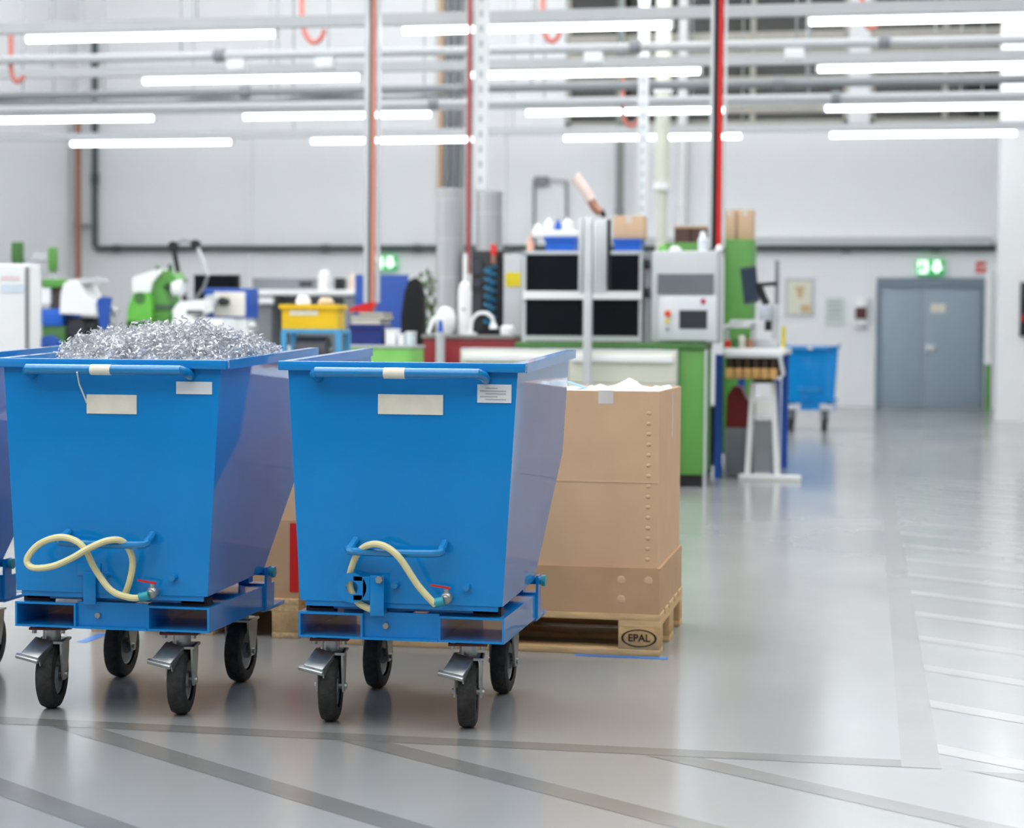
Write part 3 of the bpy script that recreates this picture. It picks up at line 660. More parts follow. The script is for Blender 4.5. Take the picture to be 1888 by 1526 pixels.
# grey measuring machine
YM = 14.2
t = T('measuring_machine', 'light grey measuring machine with dark window and small screen on workbench', 'machine', tuple(W(1262, 632, YM)))
a = W(1200, 632, YM); c = W(1324, 462, YM); e0 = W(1186, 462, YM)
B().box(a.x, YM, BZ+.001, c.x, YM+.48, c.z, .02).done('housing', grey, t)
B().prism([(e0.x, YM+.1, BZ+.001), (a.x-.001, YM+.05, BZ+.001), (a.x-.001, YM+.05, c.z), (e0.x, YM+.1, c.z-.02)], (0, .36, 0)).done('side_wing', midgrey, t)
B().pbox(1212, 505, 1316, 541, YM-.012, .013).done('viewing_window', mat('smoked_window', '70737a', .25), t)
p_ = B().pbox(1214, 546, 1322, 628, YM-.022, .023, bev=.01).done('control_panel', mat('pale_grey_panel', 'd5d9de', .4), t)
B().pbox(1252, 572, 1304, 606, YM-.026, .005).done('screen', lcd, p_)
v = W(1231, 578, YM-.03); B().cyl((v.x, YM-.045, v.z), (v.x, YM-.02, v.z), .024, n=14).done('stop_button', orange, p_); v = W(1231, 592, YM); B().cyl((v.x, YM-.04, v.z), (v.x, YM-.02, v.z), .016, n=12).done('button', ystick, p_)
v = W(1231, 607, YM); B().cyl((v.x, YM-.03, v.z), (v.x, YM-.02, v.z), .014, n=12).done('button', midgrey, p_); v = W(1297, 555, YM); B().cyl((v.x, YM-.03, v.z), (v.x, YM-.02, v.z), .02, n=12).done('logo_dot', mat('magenta_red', 'b8325c', .4), p_)
for y in (478, 530): B().pbox(1187, y, 1195, y+18, YM+.03, .05, bev=.01).done('side_latch', dark, t)
ZM = c.z
for x, h_, r_, mt, lab in ((1222, .05, .035, lime, 'small green cup on top of grey measuring machine'), (1245, .04, .05, whiteg, 'white dish on top of grey measuring machine'), (1296, .15, .04, mat('clear_bottle', 'dfe7ec', .2), 'clear white bottle on top of grey measuring machine'), (1326, .05, .03, whiteg, 'little white pot at the edge of grey measuring machine')):
    v = W(x, 460, YM+.15); B().lathe((v.x, YM+.15, ZM+.001), (0, 0, 1), [(r_*.9, 0), (r_, h_*.6), (r_*.7, h_*.7), (r_*.5, h_)], 12).done('container', mt, None, lab, 'container')
# red bench and tall things behind it
YR = 14.55; RZ = zof(860, 617, YR)
rx0, rx1 = W(780, 640, YR).x, W(948, 640, YR).x
t = T('red_cabinet', 'dark red cabinet bench left of the green workbench', 'cabinet', ((rx0+rx1)/2, YR, 0))
B().box(rx0, YR, .06, rx1, YR+.5, RZ-.03, .005).done('cabinet_body', crimson, t); B().box(rx0+.03, YR+.03, 0, rx1-.03, YR+.48, .059).done('plinth', dark, t); B().box(rx0-.01, YR-.015, RZ-.029, rx1+.0, YR+.5, RZ, .004).done('cabinet_top', mat('steel_top', '8a8784', .4), t)
for k in range(2):
    xa = rx0+.02+(rx1-rx0-.03)*k/2; dd = B().box(xa, YR-.012, .1, xa+(rx1-rx0)/2-.03, YR-.001, RZ-.1, .002).done('cabinet_door', crimson, t); B().box(xa+.25, YR-.03, .6, xa+.265, YR-.012, .75).done('door_handle', zinc, dd)
YD = 15.2
def duct(x0, x1, ytop, Y, z0, label):
    a = W(x0, 400, Y); c = W(x1, 400, Y); r_ = (c.x-a.x)/2; xc = (a.x+c.x)/2; zt_ = zof((x0+x1)/2, ytop, Y)
    t = T('steel_duct', label, 'duct', (xc, Y+r_, z0))
    B().cyl((xc, Y+r_, z0), (xc, Y+r_, zt_-.03), r_, n=24).done('duct_shell', steel, t); B().lathe((xc, Y+r_, zt_-.03), (0, 0, 1), [(r_, 0), (r_*1.03, .01), (r_*1.03, .025), (r_*.6, .03)], 24).done('duct_collar', alu, t)
    z = z0+.3
    while z < zt_-.1: B().lathe((xc, Y+r_, z), (0, 0, 1), [(r_*1.0, 0), (r_*1.015, .006), (r_*1.0, .012)], 24, False).done('seam_ring', alu, t); z += .32
duct(800, 850, 345, 15.2, 0, 'bright cylindrical steel duct standing on the floor behind red cabinet')
t = T('control_column', 'black machine column with cable chain left of white cabinet with yellow sticker', 'machine', tuple(W(898, 640, 15.15)))
kx0, kx1 = W(869, 500, 15.15).x, W(927, 500, 15.15).x; KZ = zof(898, 462, 15.15)
B().box(kx0, 15.15, 0, kx1, 15.6, KZ, .01).done('column_body', dark, t)
for y0, y1 in ((480, 505), (515, 528), (545, 580)): B().pbox(873, y0, 888, y1, 15.135, .016).done('front_plate', mat('charcoal_plate', '3a3e47', .5), t)
B().pbox(919, 466, 924, 610, 15.13, .02).done('edge_strip', dark, t)
duct(873, 922, 350, 15.2, KZ+.001, 'darker cylindrical steel duct on top of the black machine column')
t = T('signal_lamp', 'red signal lamp on the front of the black machine column', 'lamp', tuple(W(910, 486, 15.05)))
v = W(910, 486, 15.08); B().cyl((v.x, 15.08, v.z), (v.x, 15.08, v.z+.07), .02, n=12).done('lamp_base', copper, t); B().lathe((v.x, 15.08, v.z+.07), (0, 0, 1), [(.026, 0), (.026, .07), (.012, .09)], 12).done('lamp_lens', red, t); B().box(v.x-.01, 15.08, v.z, v.x+.01, 15.15, v.z+.02).done('bracket', dark, t)
pts = []; v = W(903, 490, 15.06); n = 110
for i in range(n): 
    a = i/n*2*math.pi*7; pts.append((v.x+.043*math.cos(a), 15.08+.043*math.sin(a), v.z-.48*i/n))
B().tube(pts, .012, 6).done('coiled_hose', mat('teal_blue_hose', '1f6f95', .35), None, 'teal blue coiled air hose hanging on the black machine column', 'hose')
wx0, wx1 = W(929, 500, 15.12).x, W(962, 500, 15.12).x
t = T('switch_cabinet', 'tall slim white switch cabinet with yellow sticker', 'cabinet', ((wx0+wx1)/2, 15.1, 0))
B().box(wx0, 15.1, 0, wx1, 15.5, zof(945, 468, 15.1), .006).done('cabinet_body', grey, t); B().pbox(932, 502, 960, 528, 15.095, .004).done('sticker', ystick, t)
v = W(812, 640, 14.35); t = T('tool_stand', 'slim white stand with blue tip before the red cabinet', 'stand', (v.x, 14.35, 0))
B().cyl((v.x, 14.35, 0), (v.x, 14.35, zof(812, 612, 14.35)), .034, n=12).done('pole', alu, t); B().cyl((v.x, 14.35, zof(812, 612, 14.35)), (v.x, 14.35, zof(812, 590, 14.35)), .022, .016, 10).done('blue_tip', cblue, t); B().cyl((v.x, 14.35, 0), (v.x, 14.35, .02), .15, n=20).done('foot', alu, t)
def lathe_thing(name, x, Y, z0, prof, mt, label, cat, n=14): v = W(x, 600, Y); return B().lathe((v.x, Y, z0), (0, 0, 1), prof, n).done(name, mt, None, label, cat)
t = T('pump_dispenser', 'tall white pump dispenser on the red cabinet before the ducts', 'dispenser', tuple(W(857, 617, YR+.2)))
v = W(857, 600, YR+.2); B().lathe((v.x, YR+.2, RZ+.001), (0, 0, 1), [(.05, 0), (.055, .02), (.055, .34), (.045, .4), (.02, .42)], 14).done('tank', whiteg, t); B().cyl((v.x, YR+.2, RZ+.42), (v.x, YR+.2, RZ+.64), .018, n=10).done('neck', whiteg, t); B().cyl((v.x, YR+.165, RZ+.2), (v.x, YR+.145, RZ+.2), .012, n=8).done('tap', cgrey, t)
t = T('basin', 'rounded white basin on the red cabinet under bright duct', 'basin', tuple(W(825, 612, YR+.1)))
v = W(822, 600, YR+.18); B().lathe((v.x, YR+.18, RZ+.001), (0, 0, 1), [(.05, 0), (.08, .06), (.085, .14), (.06, .2), (.02, .22)], 16).done('bowl', whiteg, t); B().tube([(v.x-.02, YR+.18, RZ+.2), (v.x-.09, YR+.15, RZ+.12), (v.x-.13, YR+.12, RZ+.01)], .016, 8, 4).done('spout', whiteg, t)
t = T('gooseneck_lamp', 'white gooseneck lamp bowed over the red cabinet', 'lamp', tuple(W(873, 617, YR+.1)))
pts = [W(x, y, YR+.06) for x, y in ((868, 612), (870, 592), (880, 579), (895, 577), (906, 584), (910, 594))]; pts[0].z = RZ+.012
B().tube(pts, .014, 8, 4).done('neck', whiteg, t); B().cyl((pts[0].x, YR+.06, RZ+.001), (pts[0].x, YR+.06, RZ+.02), .05, n=14).done('base', whiteg, t); B().cyl(pts[-1], pts[-1]+Vector((0, 0, -.05)), .018, .035, 12).done('shade', whiteg, t)
lathe_thing('jar', 936, YR+.08, RZ+.001, [(.055, 0), (.06, .02), (.058, .06), (.04, .075)], whiteg, 'squat white jar at the front of the red cabinet', 'jar')

# ------------------------------------------------------------------ drop poles
def drop_pole(x, ybot, Y, label, prof=(), z0=None):
    v = W(x, ybot, Y); zb = v.z if z0 is None else z0
    t = T('service_pole', label, 'pole', (v.x, Y, zb))
    for dx0, dx1, off, mt, nm in prof:
        if nm == 'profile': B().box(v.x+dx0, Y, zb, v.x+dx1, Y+.05, HC).done(nm, mt, t)
        else: B().cyl((v.x+(dx0+dx1)/2, Y+off, zb), (v.x+(dx0+dx1)/2, Y+off, HC), (dx1-dx0)/2, n=10).done(nm, mt, t)
drop_pole(684, 558, 14.6, 'ceiling service pole with faded red hose above dark blue crates', ((-.062, -.03, .0, alu, 'profile'), (-.024, -.006, .01, dgrey, 'cable'), (-.005, .034, .0, mat('faded_red_hose', 'd08a78', .4), 'hose'), (.04, .062, .01, alu, 'profile')))
drop_pole(1321, 458, 14.85, 'ceiling service pole with bright red hose and black cable behind grey machine', ((-.065, -.042, .0, alu, 'profile'), (-.038, -.004, .0, dark, 'cable'), (-.004, .036, .0, red, 'hose'), (.042, .062, .02, alu, 'profile')))
drop_pole(863, 505, 15.95, 'thin red supply hose hanging beside the white perforated strut', ((-.02, .02, 0, mat('dusty_red_hose', 'b45550', .45), 'hose'), (.024, .034, 0, cgrey, 'cable')))

# ------------------------------------------------------------------ lime cabinet group and yellow crate
YL = 13.5; LZ = zof(710, 636, YL); lx0, lx1 = W(645, 650, YL).x, W(757, 650, YL).x
t = T('lime_cabinet', 'lime green cabinet with grey top carrying navy crates', 'cabinet', ((lx0+lx1)/2, YL, 0))
B().box(lx0, YL, .05, lx1, YL+.42, LZ-.02, .005).done('cabinet_body', lime, t); B().box(lx0+.02, YL+.02, 0, lx1-.02, YL+.4, .049).done('plinth', dark, t); B().box(lx0-.008, YL-.01, LZ-.019, lx1+.008, YL+.43, LZ, .003).done('cabinet_top', grey, t)
dd = B().box(lx0+.02, YL-.012, .08, lx1-.02, YL-.001, LZ-.06, .002).done('cabinet_door', lime, t); B().box(lx1-.06, YL-.03, .6, lx1-.045, YL-.012, .75).done('door_handle', alu, dd)
_, zn = crate('navy_crate', 642, 598, 706, 634, YL+.04, .3, navy, 'navy blue plastic crate on the lime green cabinet', LZ+.001)
zq = zn+.001
for k, (x0, x1, h_, mt, lab) in enumerate(((648, 702, .035, mat('book_white', 'dcdcdc', .6), 'white folder lying on the navy crate'), (645, 708, .03, mat('book_black', '26242a', .6), 'black folder lying on the white folder'), (660, 706, .025, mat('book_brown', '8d7d72', .6), 'brown grey notebook on top of the folder pile'))):
    a = W(x0, 600, YL+.1); c = W(x1, 600, YL+.1)
    t = T('folder', lab, 'folder', ((a.x+c.x)/2, YL+.25, zq)); B().box(a.x, YL+.1, zq, c.x, YL+.4, zq+.004).box(a.x, YL+.1, zq+h_-.004, c.x, YL+.4, zq+h_).box(a.x, YL+.1, zq+.004, a.x+.005, YL+.4, zq+h_-.004).done('cover', mt, t)
    B().box(a.x+.006, YL+.104, zq+.005, c.x-.006, YL+.396, zq+h_-.005).done('pages', paper, t); zq += h_+.001
a = W(643, 570, YL+.15); c = W(690, 556, YL+.15)
B().prism([(a.x, YL+.14, zq), (c.x-.03, YL+.14, zq), (c.x, YL+.14, zq+.05), (c.x-.01, YL+.14, zq+.075), (a.x+.06, YL+.14, zq+.045), (a.x, YL+.14, zq+.02)], (0, .1, 0)).done('red_tool', red, None, 'bright red plastic tool lying on the folder pile', 'tool')
for x0, x1, y0, lab, mt in ((709, 730, 606, 'white container with lid beside navy crate', whiteg), (732, 746, 615, 'low white container in the middle of the lime cabinet', whiteg), (747, 760, 611, 'pale blue white box at the end of the lime cabinet', mat('pale_blue_box', 'd5e4ea', .4))):
    a = W(x0, 636, YL+.05); c = W(x1, y0, YL+.05)
    t = T('container', lab, 'container', ((a.x+c.x)/2, YL+.15, LZ+.001)); B().box(a.x+.004, YL+.054, LZ+.001, c.x-.004, YL+.2, c.z-.015, .004).done('container_body', mt, t); B().box(a.x, YL+.05, c.z-.014, c.x, YL+.204, c.z, .004).done('container_lid', whiteg, t)
YY = 12.0; YZ = zof(578, 607, YY); tx0, tx1 = W(518, 620, YY).x, W(628, 620, YY).x
t = T('trolley', 'light blue steel trolley under the yellow crate', 'trolley', ((tx0+tx1)/2, YY, 0))
for x in (tx0, tx1-.035):
    for y in (YY, YY+.21): B().box(x, y, .1, x+.035, y+.035, YZ-.026).done('leg', sky, t); B().cyl((x+.002, y+.0175, .05), (x+.033, y+.0175, .05), .05, n=14).done('wheel', black, t)
B().box(tx0, YY, YZ-.025, tx1, YY+.245, YZ).done('top_frame', sky, t); B().box(tx0+.036, YY+.01, .88, tx1-.036, YY+.24, .9).done('shelf', cgrey, t); B().box(tx0+.036, YY+.01, .3, tx1-.036, YY+.24, .32).done('shelf', cgrey, t)
t, zy = crate('yellow_crate', 514, 561, 624, 605, YY+.02, .22, yellow, 'yellow plastic crate with pale grip slot on light blue trolley', YZ+.001, slot=(534, 572, 586, 581))
for x, r_, h_, mt, lab in ((563, .05, .215, whiteg, 'white round tub standing in the yellow crate'), (605, .055, .2, mat('tan_tub', 'd9c3a0', .5), 'tan rounded bottle standing in the yellow crate')):
    v = W(x-4, 600, YY+.13); B().lathe((v.x, YY+.13, YZ+.0115), (0, 0, 1), [(r_, 0), (r_, h_*.85), (r_*.6, h_)], 16).done('tub', mt, None, lab, 'tub')
v0, v1 = W(545, 640, YY+.1), W(612, 640, YY+.1)
t = T('electric_motor', 'dark grey electric motor on the light blue trolley shelf', 'motor', ((v0.x+v1.x)/2, YY+.12, .901)); B().cyl((v0.x+.01, YY+.12, 1.01), (v1.x-.03, YY+.12, 1.01), .085, n=20).done('motor_body', mat('motor_grey', '55525a', .5), t); B().box(v0.x+.03, YY+.04, .901, v1.x-.05, YY+.2, .93).done('motor_foot', dark, t); B().cyl((v1.x-.03, YY+.12, 1.01), (v1.x, YY+.12, 1.01), .02, n=10).done('shaft', zinc, t)

# ------------------------------------------------------------------ far centre: desk, partition, chair, plant
YDk = 20.0; DZ = zof(570, 534, YDk); ax, cx = W(462, 540, YDk).x, W(684, 540, YDk).x
t = T('white_desk', 'long white desk with grey modesty panels before back wall', 'desk', ((ax+cx)/2, YDk, 0))
B().box(ax, YDk, DZ-.06, cx, YDk+.8, DZ, .01).done('desk_top', whiteg, t)
for x0, x1 in ((466, 500), (636, 664)): B().pbox(x0, 552, x1, 700, YDk+.05, .6, z0=0, z1=DZ-.061).done('pedestal', midgrey, t)
B().pbox(501, 552, 635, 700, YDk+.5, .02, z0=.3, z1=DZ-.061).done('modesty_panel', cgrey, t)
B().pbox(470, 549, 502, 560, YDk-.05, .1, bev=.01).done('drawer_front', whiteg, t)
t = T('desk_screen', 'low grey desk screen with dark slot on white desk', 'screen', tuple(W(527, 533, YDk+.4)))
B().pbox(466, 513, 590, 530, YDk+.4, .1, z0=DZ+.001).done('screen_panel', midgrey, t); B().pbox(552, 520, 576, 527, YDk+.39, .012).done('slot', dark, t)
v0 = W(618, 530, YDk+.1); t = T('black_device', 'small black device on the white desk by blue partition', 'device', (v0.x, YDk+.1, DZ)); B().pbox(616, 512, 632, 530, YDk+.1, .15, z0=DZ+.001, bev=.008).done('device_body', dark, t); B().pbox(619, 516, 629, 522, YDk+.095, .006).done('display', lcd, t)
lathe_thing('bottle', 649, YDk+.2, DZ+.001, [(.05, 0), (.05, .1), (.03, .15), (.02, .19)], mat('peach_bottle', 'e6d3c6', .4), 'peach white bottle on the white desk by blue partition', 'bottle')
lathe_thing('white_canister', 598, YDk-.0+.2, DZ+.001, [(.07, 0), (.07, .17), (.04, .22)], whiteg, 'white canister on the white desk in front of grey screen', 'canister')
YPt = 18.4; px0, px1 = W(654, 540, YPt).x, W(752, 540, YPt).x; pzt = zof(700, 506, YPt)
t = T('partition', 'royal blue fabric partition behind the lime green cabinet', 'partition', ((px0+px1)/2, YPt, 0))
xm = W(690, 540, YPt).x
for a, c in ((px0, xm-.02), (xm+.02, px1)): B().box(a, YPt, .12, c, YPt+.04, pzt, .01).done('partition_panel', rblue, t)
B().box(xm-.019, YPt-.005, 0, xm+.019, YPt+.045, pzt).done('partition_post', sky, t); B().box(px0, YPt-.15, 0, px0+.04, YPt+.2, .02).box(px1-.04, YPt-.15, 0, px1, YPt+.2, .02).done('foot', alu, t); B().box(px0+.01, YPt+.01, .02, px0+.03, YPt+.03, .12).box(px1-.03, YPt+.01, .02, px1-.01, YPt+.03, .12).done('foot_stub', alu, t)
YC = 17.2; v = W(762, 585, YC); zb_ = v.z; ztop = zof(762, 512, YC)
t = T('office_chair', 'black high-backed office chair beside the blue partition', 'chair', (v.x, YC, 0))
b = B(); b.prism([(v.x+dx_, YC, z_) for dx_, z_ in ((-.11, zb_-.3), (.09, zb_-.3), (.1, zb_), (.085, ztop-.12), (.05, ztop-.02), (0, ztop), (-.05, ztop-.03), (-.085, ztop-.13), (-.12, zb_))], (0, .1, 0)); bk = b.done('backrest', mat('black_fabric', '131316', .8), t)
B().box(v.x-.22, YC-.42, .46, v.x+.22, YC+.02, .55, .03).done('seat', MATS['black_fabric'], t); B().cyl((v.x, YC-.2, .1), (v.x, YC-.2, .46), .03, n=12).done('gas_column', dark, t); B().box(v.x-.03, YC-.02, .5, v.x+.03, YC+.06, zb_-.2).done('back_bracket', dark, t)
for k in range(5):
    a = 2*math.pi*k/5+.3; ex, ey = v.x+.28*math.cos(a), YC-.2+.28*math.sin(a)
    lg = B().tube([(v.x, YC-.2, .1), (ex, ey, .07)], .018, 8).done('base_leg', dark, t); B().sphere((ex, ey, .027), .027, n=8).done('base_wheel', black, lg)
v = W(784, 560, 17.7); t = T('potted_plant', 'leafy green potted plant behind the black office chair', 'plant', (v.x, 17.7, 0))
B().lathe((v.x, 17.7, 0), (0, 0, 1), [(.11, 0), (.15, .3), (.16, .32), (.14, .32)], 16).done('pot', midgrey, t); B().tube([(v.x, 17.7, .3), (v.x+.02, 17.7, .8), (v.x, 17.7, 1.5)], .012, 6).done('stem', greend, t)
b = B()
for k in range(420):
    z = R.uniform(.75, 1.72); rr = .17*math.sqrt(max(.05, 1-((z-1.2)/.56)**2))*R.uniform(.3, 1); a = R.uniform(0, 6.28)
    c_ = Vector((v.x+rr*math.cos(a), 17.7+rr*math.sin(a), z)); rot = Matrix.Rotation(R.uniform(0, 6.28), 3, 'Z') @ Matrix.Rotation(R.uniform(-1.2, 1.2), 3, 'X'); s = R.uniform(.025, .045)
    b.bm.faces.new([b.bm.verts.new(c_ + rot @ Vector(q)*s) for q in ((0, -1, 0), (.45, -.2, .1), (.3, .5, .1), (0, 1, 0), (-.3, .5, .1), (-.45, -.2, .1))])
b.done('foliage', leafm, t, kind='stuff')
v = W(722, 590, YPt-.5); 
# ------------------------------------------------------------------ left machines
YG = 15.0
t = T('white_cabinet', 'slim tall white cabinet with faint labels beyond the swarf-filled skip', 'cabinet', tuple(W(20, 600, 10)))
t.location.z = 0; ORG[t.name] = Vector(t.location)
x0_, x1_ = W(-60, 560, 10).x, W(57, 560, 10).x; zc = zof(40, 486, 10)
B().box(x0_, 10, .05, x1_, 10.13, zc, .006).done('cabinet_body', white, t); B().box(x0_+.02, 10.02, 0, x1_-.02, 10.12, .049).done('plinth', dark, t)
dd = B().box(x0_+.01, 9.985, .07, W(48, 560, 10).x, 9.999, zc-.01, .003).done('cabinet_door', white, t); B().box(W(50, 560, 10).x, 9.98, .1, W(54, 560, 10).x, 9.999, zc-.02).done('edge_strip', cgrey, t)
B().pbox(2, 508, 36, 516, 9.982, .003).done('label_strip', mat('faded_pink', 'e8d5d6', .6), dd); B().pbox(2, 524, 46, 540, 9.982, .003).done('label_strip', mat('faded_blue', 'd3deea', .6), dd)
# work table carrying the left machines
gx0, gx1 = W(76, 650, YG).x, W(505, 650, YG).x; GZ = 1.0
t = T('machine_table', 'long white machine table behind the swarf heap', 'table', ((gx0+gx1)/2, YG, 0))
B().box(gx0, YG, GZ-.05, gx1, YG+1.6, GZ, .006).done('table_top', white, t)
for x in (gx0+.02, gx1-.08):
    for y in (YG+.02, YG+1.52): B().box(x, y, 0, x+.06, y+.06, GZ-.051).done('leg', grey, t)
B().box(gx0+.081, YG+.03, .3, gx1-.081, YG+.06, GZ-.051).done('front_panel', grey, t)
# belt grinder
Yg = 15.15
t = T('belt_grinder', 'green and blue belt grinder with white hood and dark motor', 'grinder', tuple(W(130, 650, Yg)))
t.location.z = GZ; ORG[t.name] = Vector(t.location)
def pp(b, pts, Y, d): return b.prism([W(x, y, Y) for x, y in pts], (0, d, 0))
B().pbox(77, 600, 120, 660, Yg, .5, z0=GZ+.001, bev=.01).done('green_base', greend, t); B().pbox(76, 569, 115, 600, Yg-.02, .4, bev=.01).done('blue_box', cblue, t)
B().pbox(77, 514, 118, 530, Yg+.05, .3, bev=.008).done('green_head', green, t); B().pbox(92, 530, 112, 569, Yg+.1, .2).done('dark_column', mat('motor_brown', '4b4340', .5), t); B().pbox(76, 527, 92, 560, Yg+.06, .2).done('white_block', whiteg, t)
pp(B(), [(110, 578), (112, 540), (118, 522), (128, 515), (140, 518), (150, 530), (158, 548), (176, 556), (178, 580)], Yg-.05, .35).done('hood', whiteg, t)
pp(B(), [(140, 514), (178, 510), (180, 518), (148, 524)], Yg, .25).done('hood_lid', grey, t)
v = W(146, 606, Yg-.02); B().cyl((v.x-.12, Yg+.1, v.z), (v.x+.12, Yg+.1, v.z), .1, n=20).done('motor', dark, t); B().cyl((v.x-.02, Yg-.03, v.z), (v.x-.02, Yg+.1, v.z), .085, n=20).done('motor_cap', mat('motor_cap_grey', '2c2c33', .4), t); B().box(v.x-.1, Yg+.03, GZ+.001, v.x+.1, Yg+.2, v.z-.08).done('motor_foot', midgrey, t)
pp(B(), [(178, 552), (188, 546), (202, 548), (198, 585), (196, 608), (184, 606)], Yg-.08, .06).done('blue_guard', rblue, t); B().box(W(184, 600, Yg).x, Yg-.05, GZ+.001, W(196, 600, Yg).x, Yg+.0, zof(190, 604, Yg)).done('guard_bracket', cgrey, t)
for x, y in ((210, 573), (205, 592)): v = W(x, y, Yg); B().sphere((v.x, Yg+.02, v.z), .035, n=12).done('knob', zinc, t)
v = W(208, 600, Yg); B().cyl((v.x, Yg+.02, GZ+.001), (v.x, Yg+.02, zof(208, 570, Yg)), .02, n=8).done('knob_post', cgrey, t)
pp(B(), [(75, 660), (76, 622), (90, 618), (105, 630), (112, 660), (100, 660), (96, 640), (84, 634), (82, 660)], Yg-.3, .1).done('wheel_arch', rblue, t)
# drilling machine column with green heads, behind
Yc = 17.5
t = T('pillar_drill', 'pale pillar machine with two green blocks beyond the white cabinet', 'machine', tuple(W(60, 600, Yc))); t.location.z = 0; ORG[t.name] = Vector(t.location)
B().pbox(24, 484, 38, 700, Yc, .15, z0=0).pbox(90, 500, 103, 700, Yc, .15, z0=0).done('pillar', grey, t); B().pbox(20, 446, 40, 484, Yc-.03, .06, bev=.01).done('green_block', greend, t); B().pbox(88, 456, 103, 500, Yc-.03, .06, bev=.01).done('green_block', green, t)
B().pbox(60, 467, 88, 479, Yc, .1).pbox(43, 478, 90, 482, Yc+.02, .08).done('cross_arm', alu, t); B().box(W(15, 600, Yc).x, Yc-.2, 0, W(112, 600, Yc).x, Yc+.4, .05).done('base', midgrey, t)
# green polishing machine
Yh = 15.6
t = T('polishing_machine', 'bright green polishing machine with white hood and curved arm', 'machine', tuple(W(278, 640, Yh))); t.location.z = GZ; ORG[t.name] = Vector(t.location)
B().pbox(232, 590, 318, 640, Yh, .4, z0=GZ+.001, bev=.01).done('base', greend, t)
pp(B(), [(234, 592), (236, 566), (246, 540), (276, 540), (280, 566), (278, 592)], Yh-.02, .3).done('front_body', mat('bright_green', '6cbf4a', .4), t)
pp(B(), [(244, 539), (244, 512), (262, 504), (290, 496), (296, 502), (280, 520), (276, 539)], Yh, .25).done('hood', whiteg, t)
pp(B(), [(277, 591), (280, 560), (276, 538), (284, 518), (298, 498), (312, 500), (324, 514), (318, 522), (306, 520), (300, 530), (306, 545), (314, 560), (312, 591)], Yh+.05, .3).done('arm', green, t)
v = W(258, 549, Yh-.02); B().cyl((v.x, Yh-.03, v.z), (v.x, Yh, v.z), .05, n=16).done('port', greend, t); v = W(317, 530, Yh); B().cyl((v.x-.02, Yh+.1, v.z), (v.x+.06, Yh+.1, v.z), .07, n=18).done('polishing_wheel', whiteg, t)
for x, y in ((283, 496), (306, 493)): v = W(x, y, Yh); B().cyl((v.x, Yh+.1, v.z-.03), (v.x, Yh+.1, v.z+.03), .02, n=10).done('knob', greend, t)
B().pbox(286, 562, 314, 568, Yh+.02, .05).done('tool_rest', dgrey, t)
# articulated lamp
Yl = 16.18
t = T('articulated_lamp', 'black articulated arm lamp rising between green and blue machines', 'lamp', tuple(W(342, 560, Yl))); t.location.z = GZ; ORG[t.name] = Vector(t.location)
P_ = lambda x, y: W(x, y, Yl)
v = P_(342, 550); B().cyl((v.x, Yl, GZ+.001), (v.x, Yl, v.z), .03, n=12).done('stand', dgrey, t); B().cyl((v.x, Yl, GZ+.001), (v.x, Yl, GZ+.03), .1, n=18).done('base', dark, t)
B().tube([P_(341, 552), P_(328, 500), P_(320, 455)], .024, 8).done('lower_arm', dark, t); B().tube([P_(320, 450), P_(338, 443), P_(360, 447)], .013, 8).done('link', cgrey, t); B().tube([P_(361, 448), P_(372, 475), P_(384, 508)], .017, 8).done('upper_arm', alu, t); B().tube([P_(384, 505), P_(376, 530), P_(360, 552), P_(345, 556)], .014, 8).done('cable', cgrey, t)
for q in (P_(320, 453), P_(361, 450)): B().cyl((q.x, Yl-.03, q.z), (q.x, Yl+.03, q.z), .04, n=12).done('joint', dark, t)
# blue microscope machine with dark screen
Ym = 16.4
t = T('monitor', 'black flat monitor behind the blue testing device', 'monitor', tuple(W(400, 560, Ym+.1))); t.location.z = GZ; ORG[t.name] = Vector(t.location)
B().pbox(357, 506, 441, 560, Ym+.12, .04, bev=.006).done('screen_housing', dark, t); B().pbox(360, 509, 438, 556, Ym+.117, .004).done('screen', dglass, t); v = W(399, 560, Ym); B().box(v.x-.03, Ym+.13, GZ+.001, v.x+.03, Ym+.15, v.z+.02).box(v.x-.12, Ym+.06, GZ+.001, v.x+.12, Ym+.2, GZ+.015).done('stand', dark, t)
t = T('testing_device', 'royal blue testing device with white front and black spindle', 'machine', tuple(W(425, 590, 15.85))); t.location.z = GZ; ORG[t.name] = Vector(t.location)
B().pbox(376, 531, 461, 586, 15.85, .25, bev=.01).done('housing', rblue, t); B().pbox(394, 538, 452, 583, 15.84, .011, bev=.004).done('front_plate', mat('warm_white_plate', 'e3ded6', .4), t); v = W(418, 556, 15.8); B().cyl((v.x-.03, 15.76, v.z), (v.x-.03, 15.84, v.z), .04, n=14).cyl((v.x-.06, 15.78, v.z), (v.x+.03, 15.78, v.z), .025, n=10).done('spindle', dark, t); v = W(390, 555, 15.8); B().cyl((v.x, 15.75, v.z), (v.x, 15.85, v.z), .055, n=16).done('dial', alu, t)
B().pbox(385, 587, 455, 600, 15.87, .2, z0=GZ+.001).done('pedestal', white, t)
t = T('white_unit', 'low white instrument box between lamp and blue testing device', 'instrument', tuple(W(350, 580, 15.4))); t.location.z = GZ; ORG[t.name] = Vector(t.location)
pp(B(), [(318, 572), (330, 556), (372, 552), (376, 572), (352, 586), (320, 586)], 15.4, .25).done('upper_case', whiteg, t); B().pbox(318, 587, 410, 640, 15.36, .35, z0=GZ+.001, bev=.01).done('lower_case', white, t); B().pbox(344, 572, 374, 579, 15.39, .02).done('slot', dgrey, t)
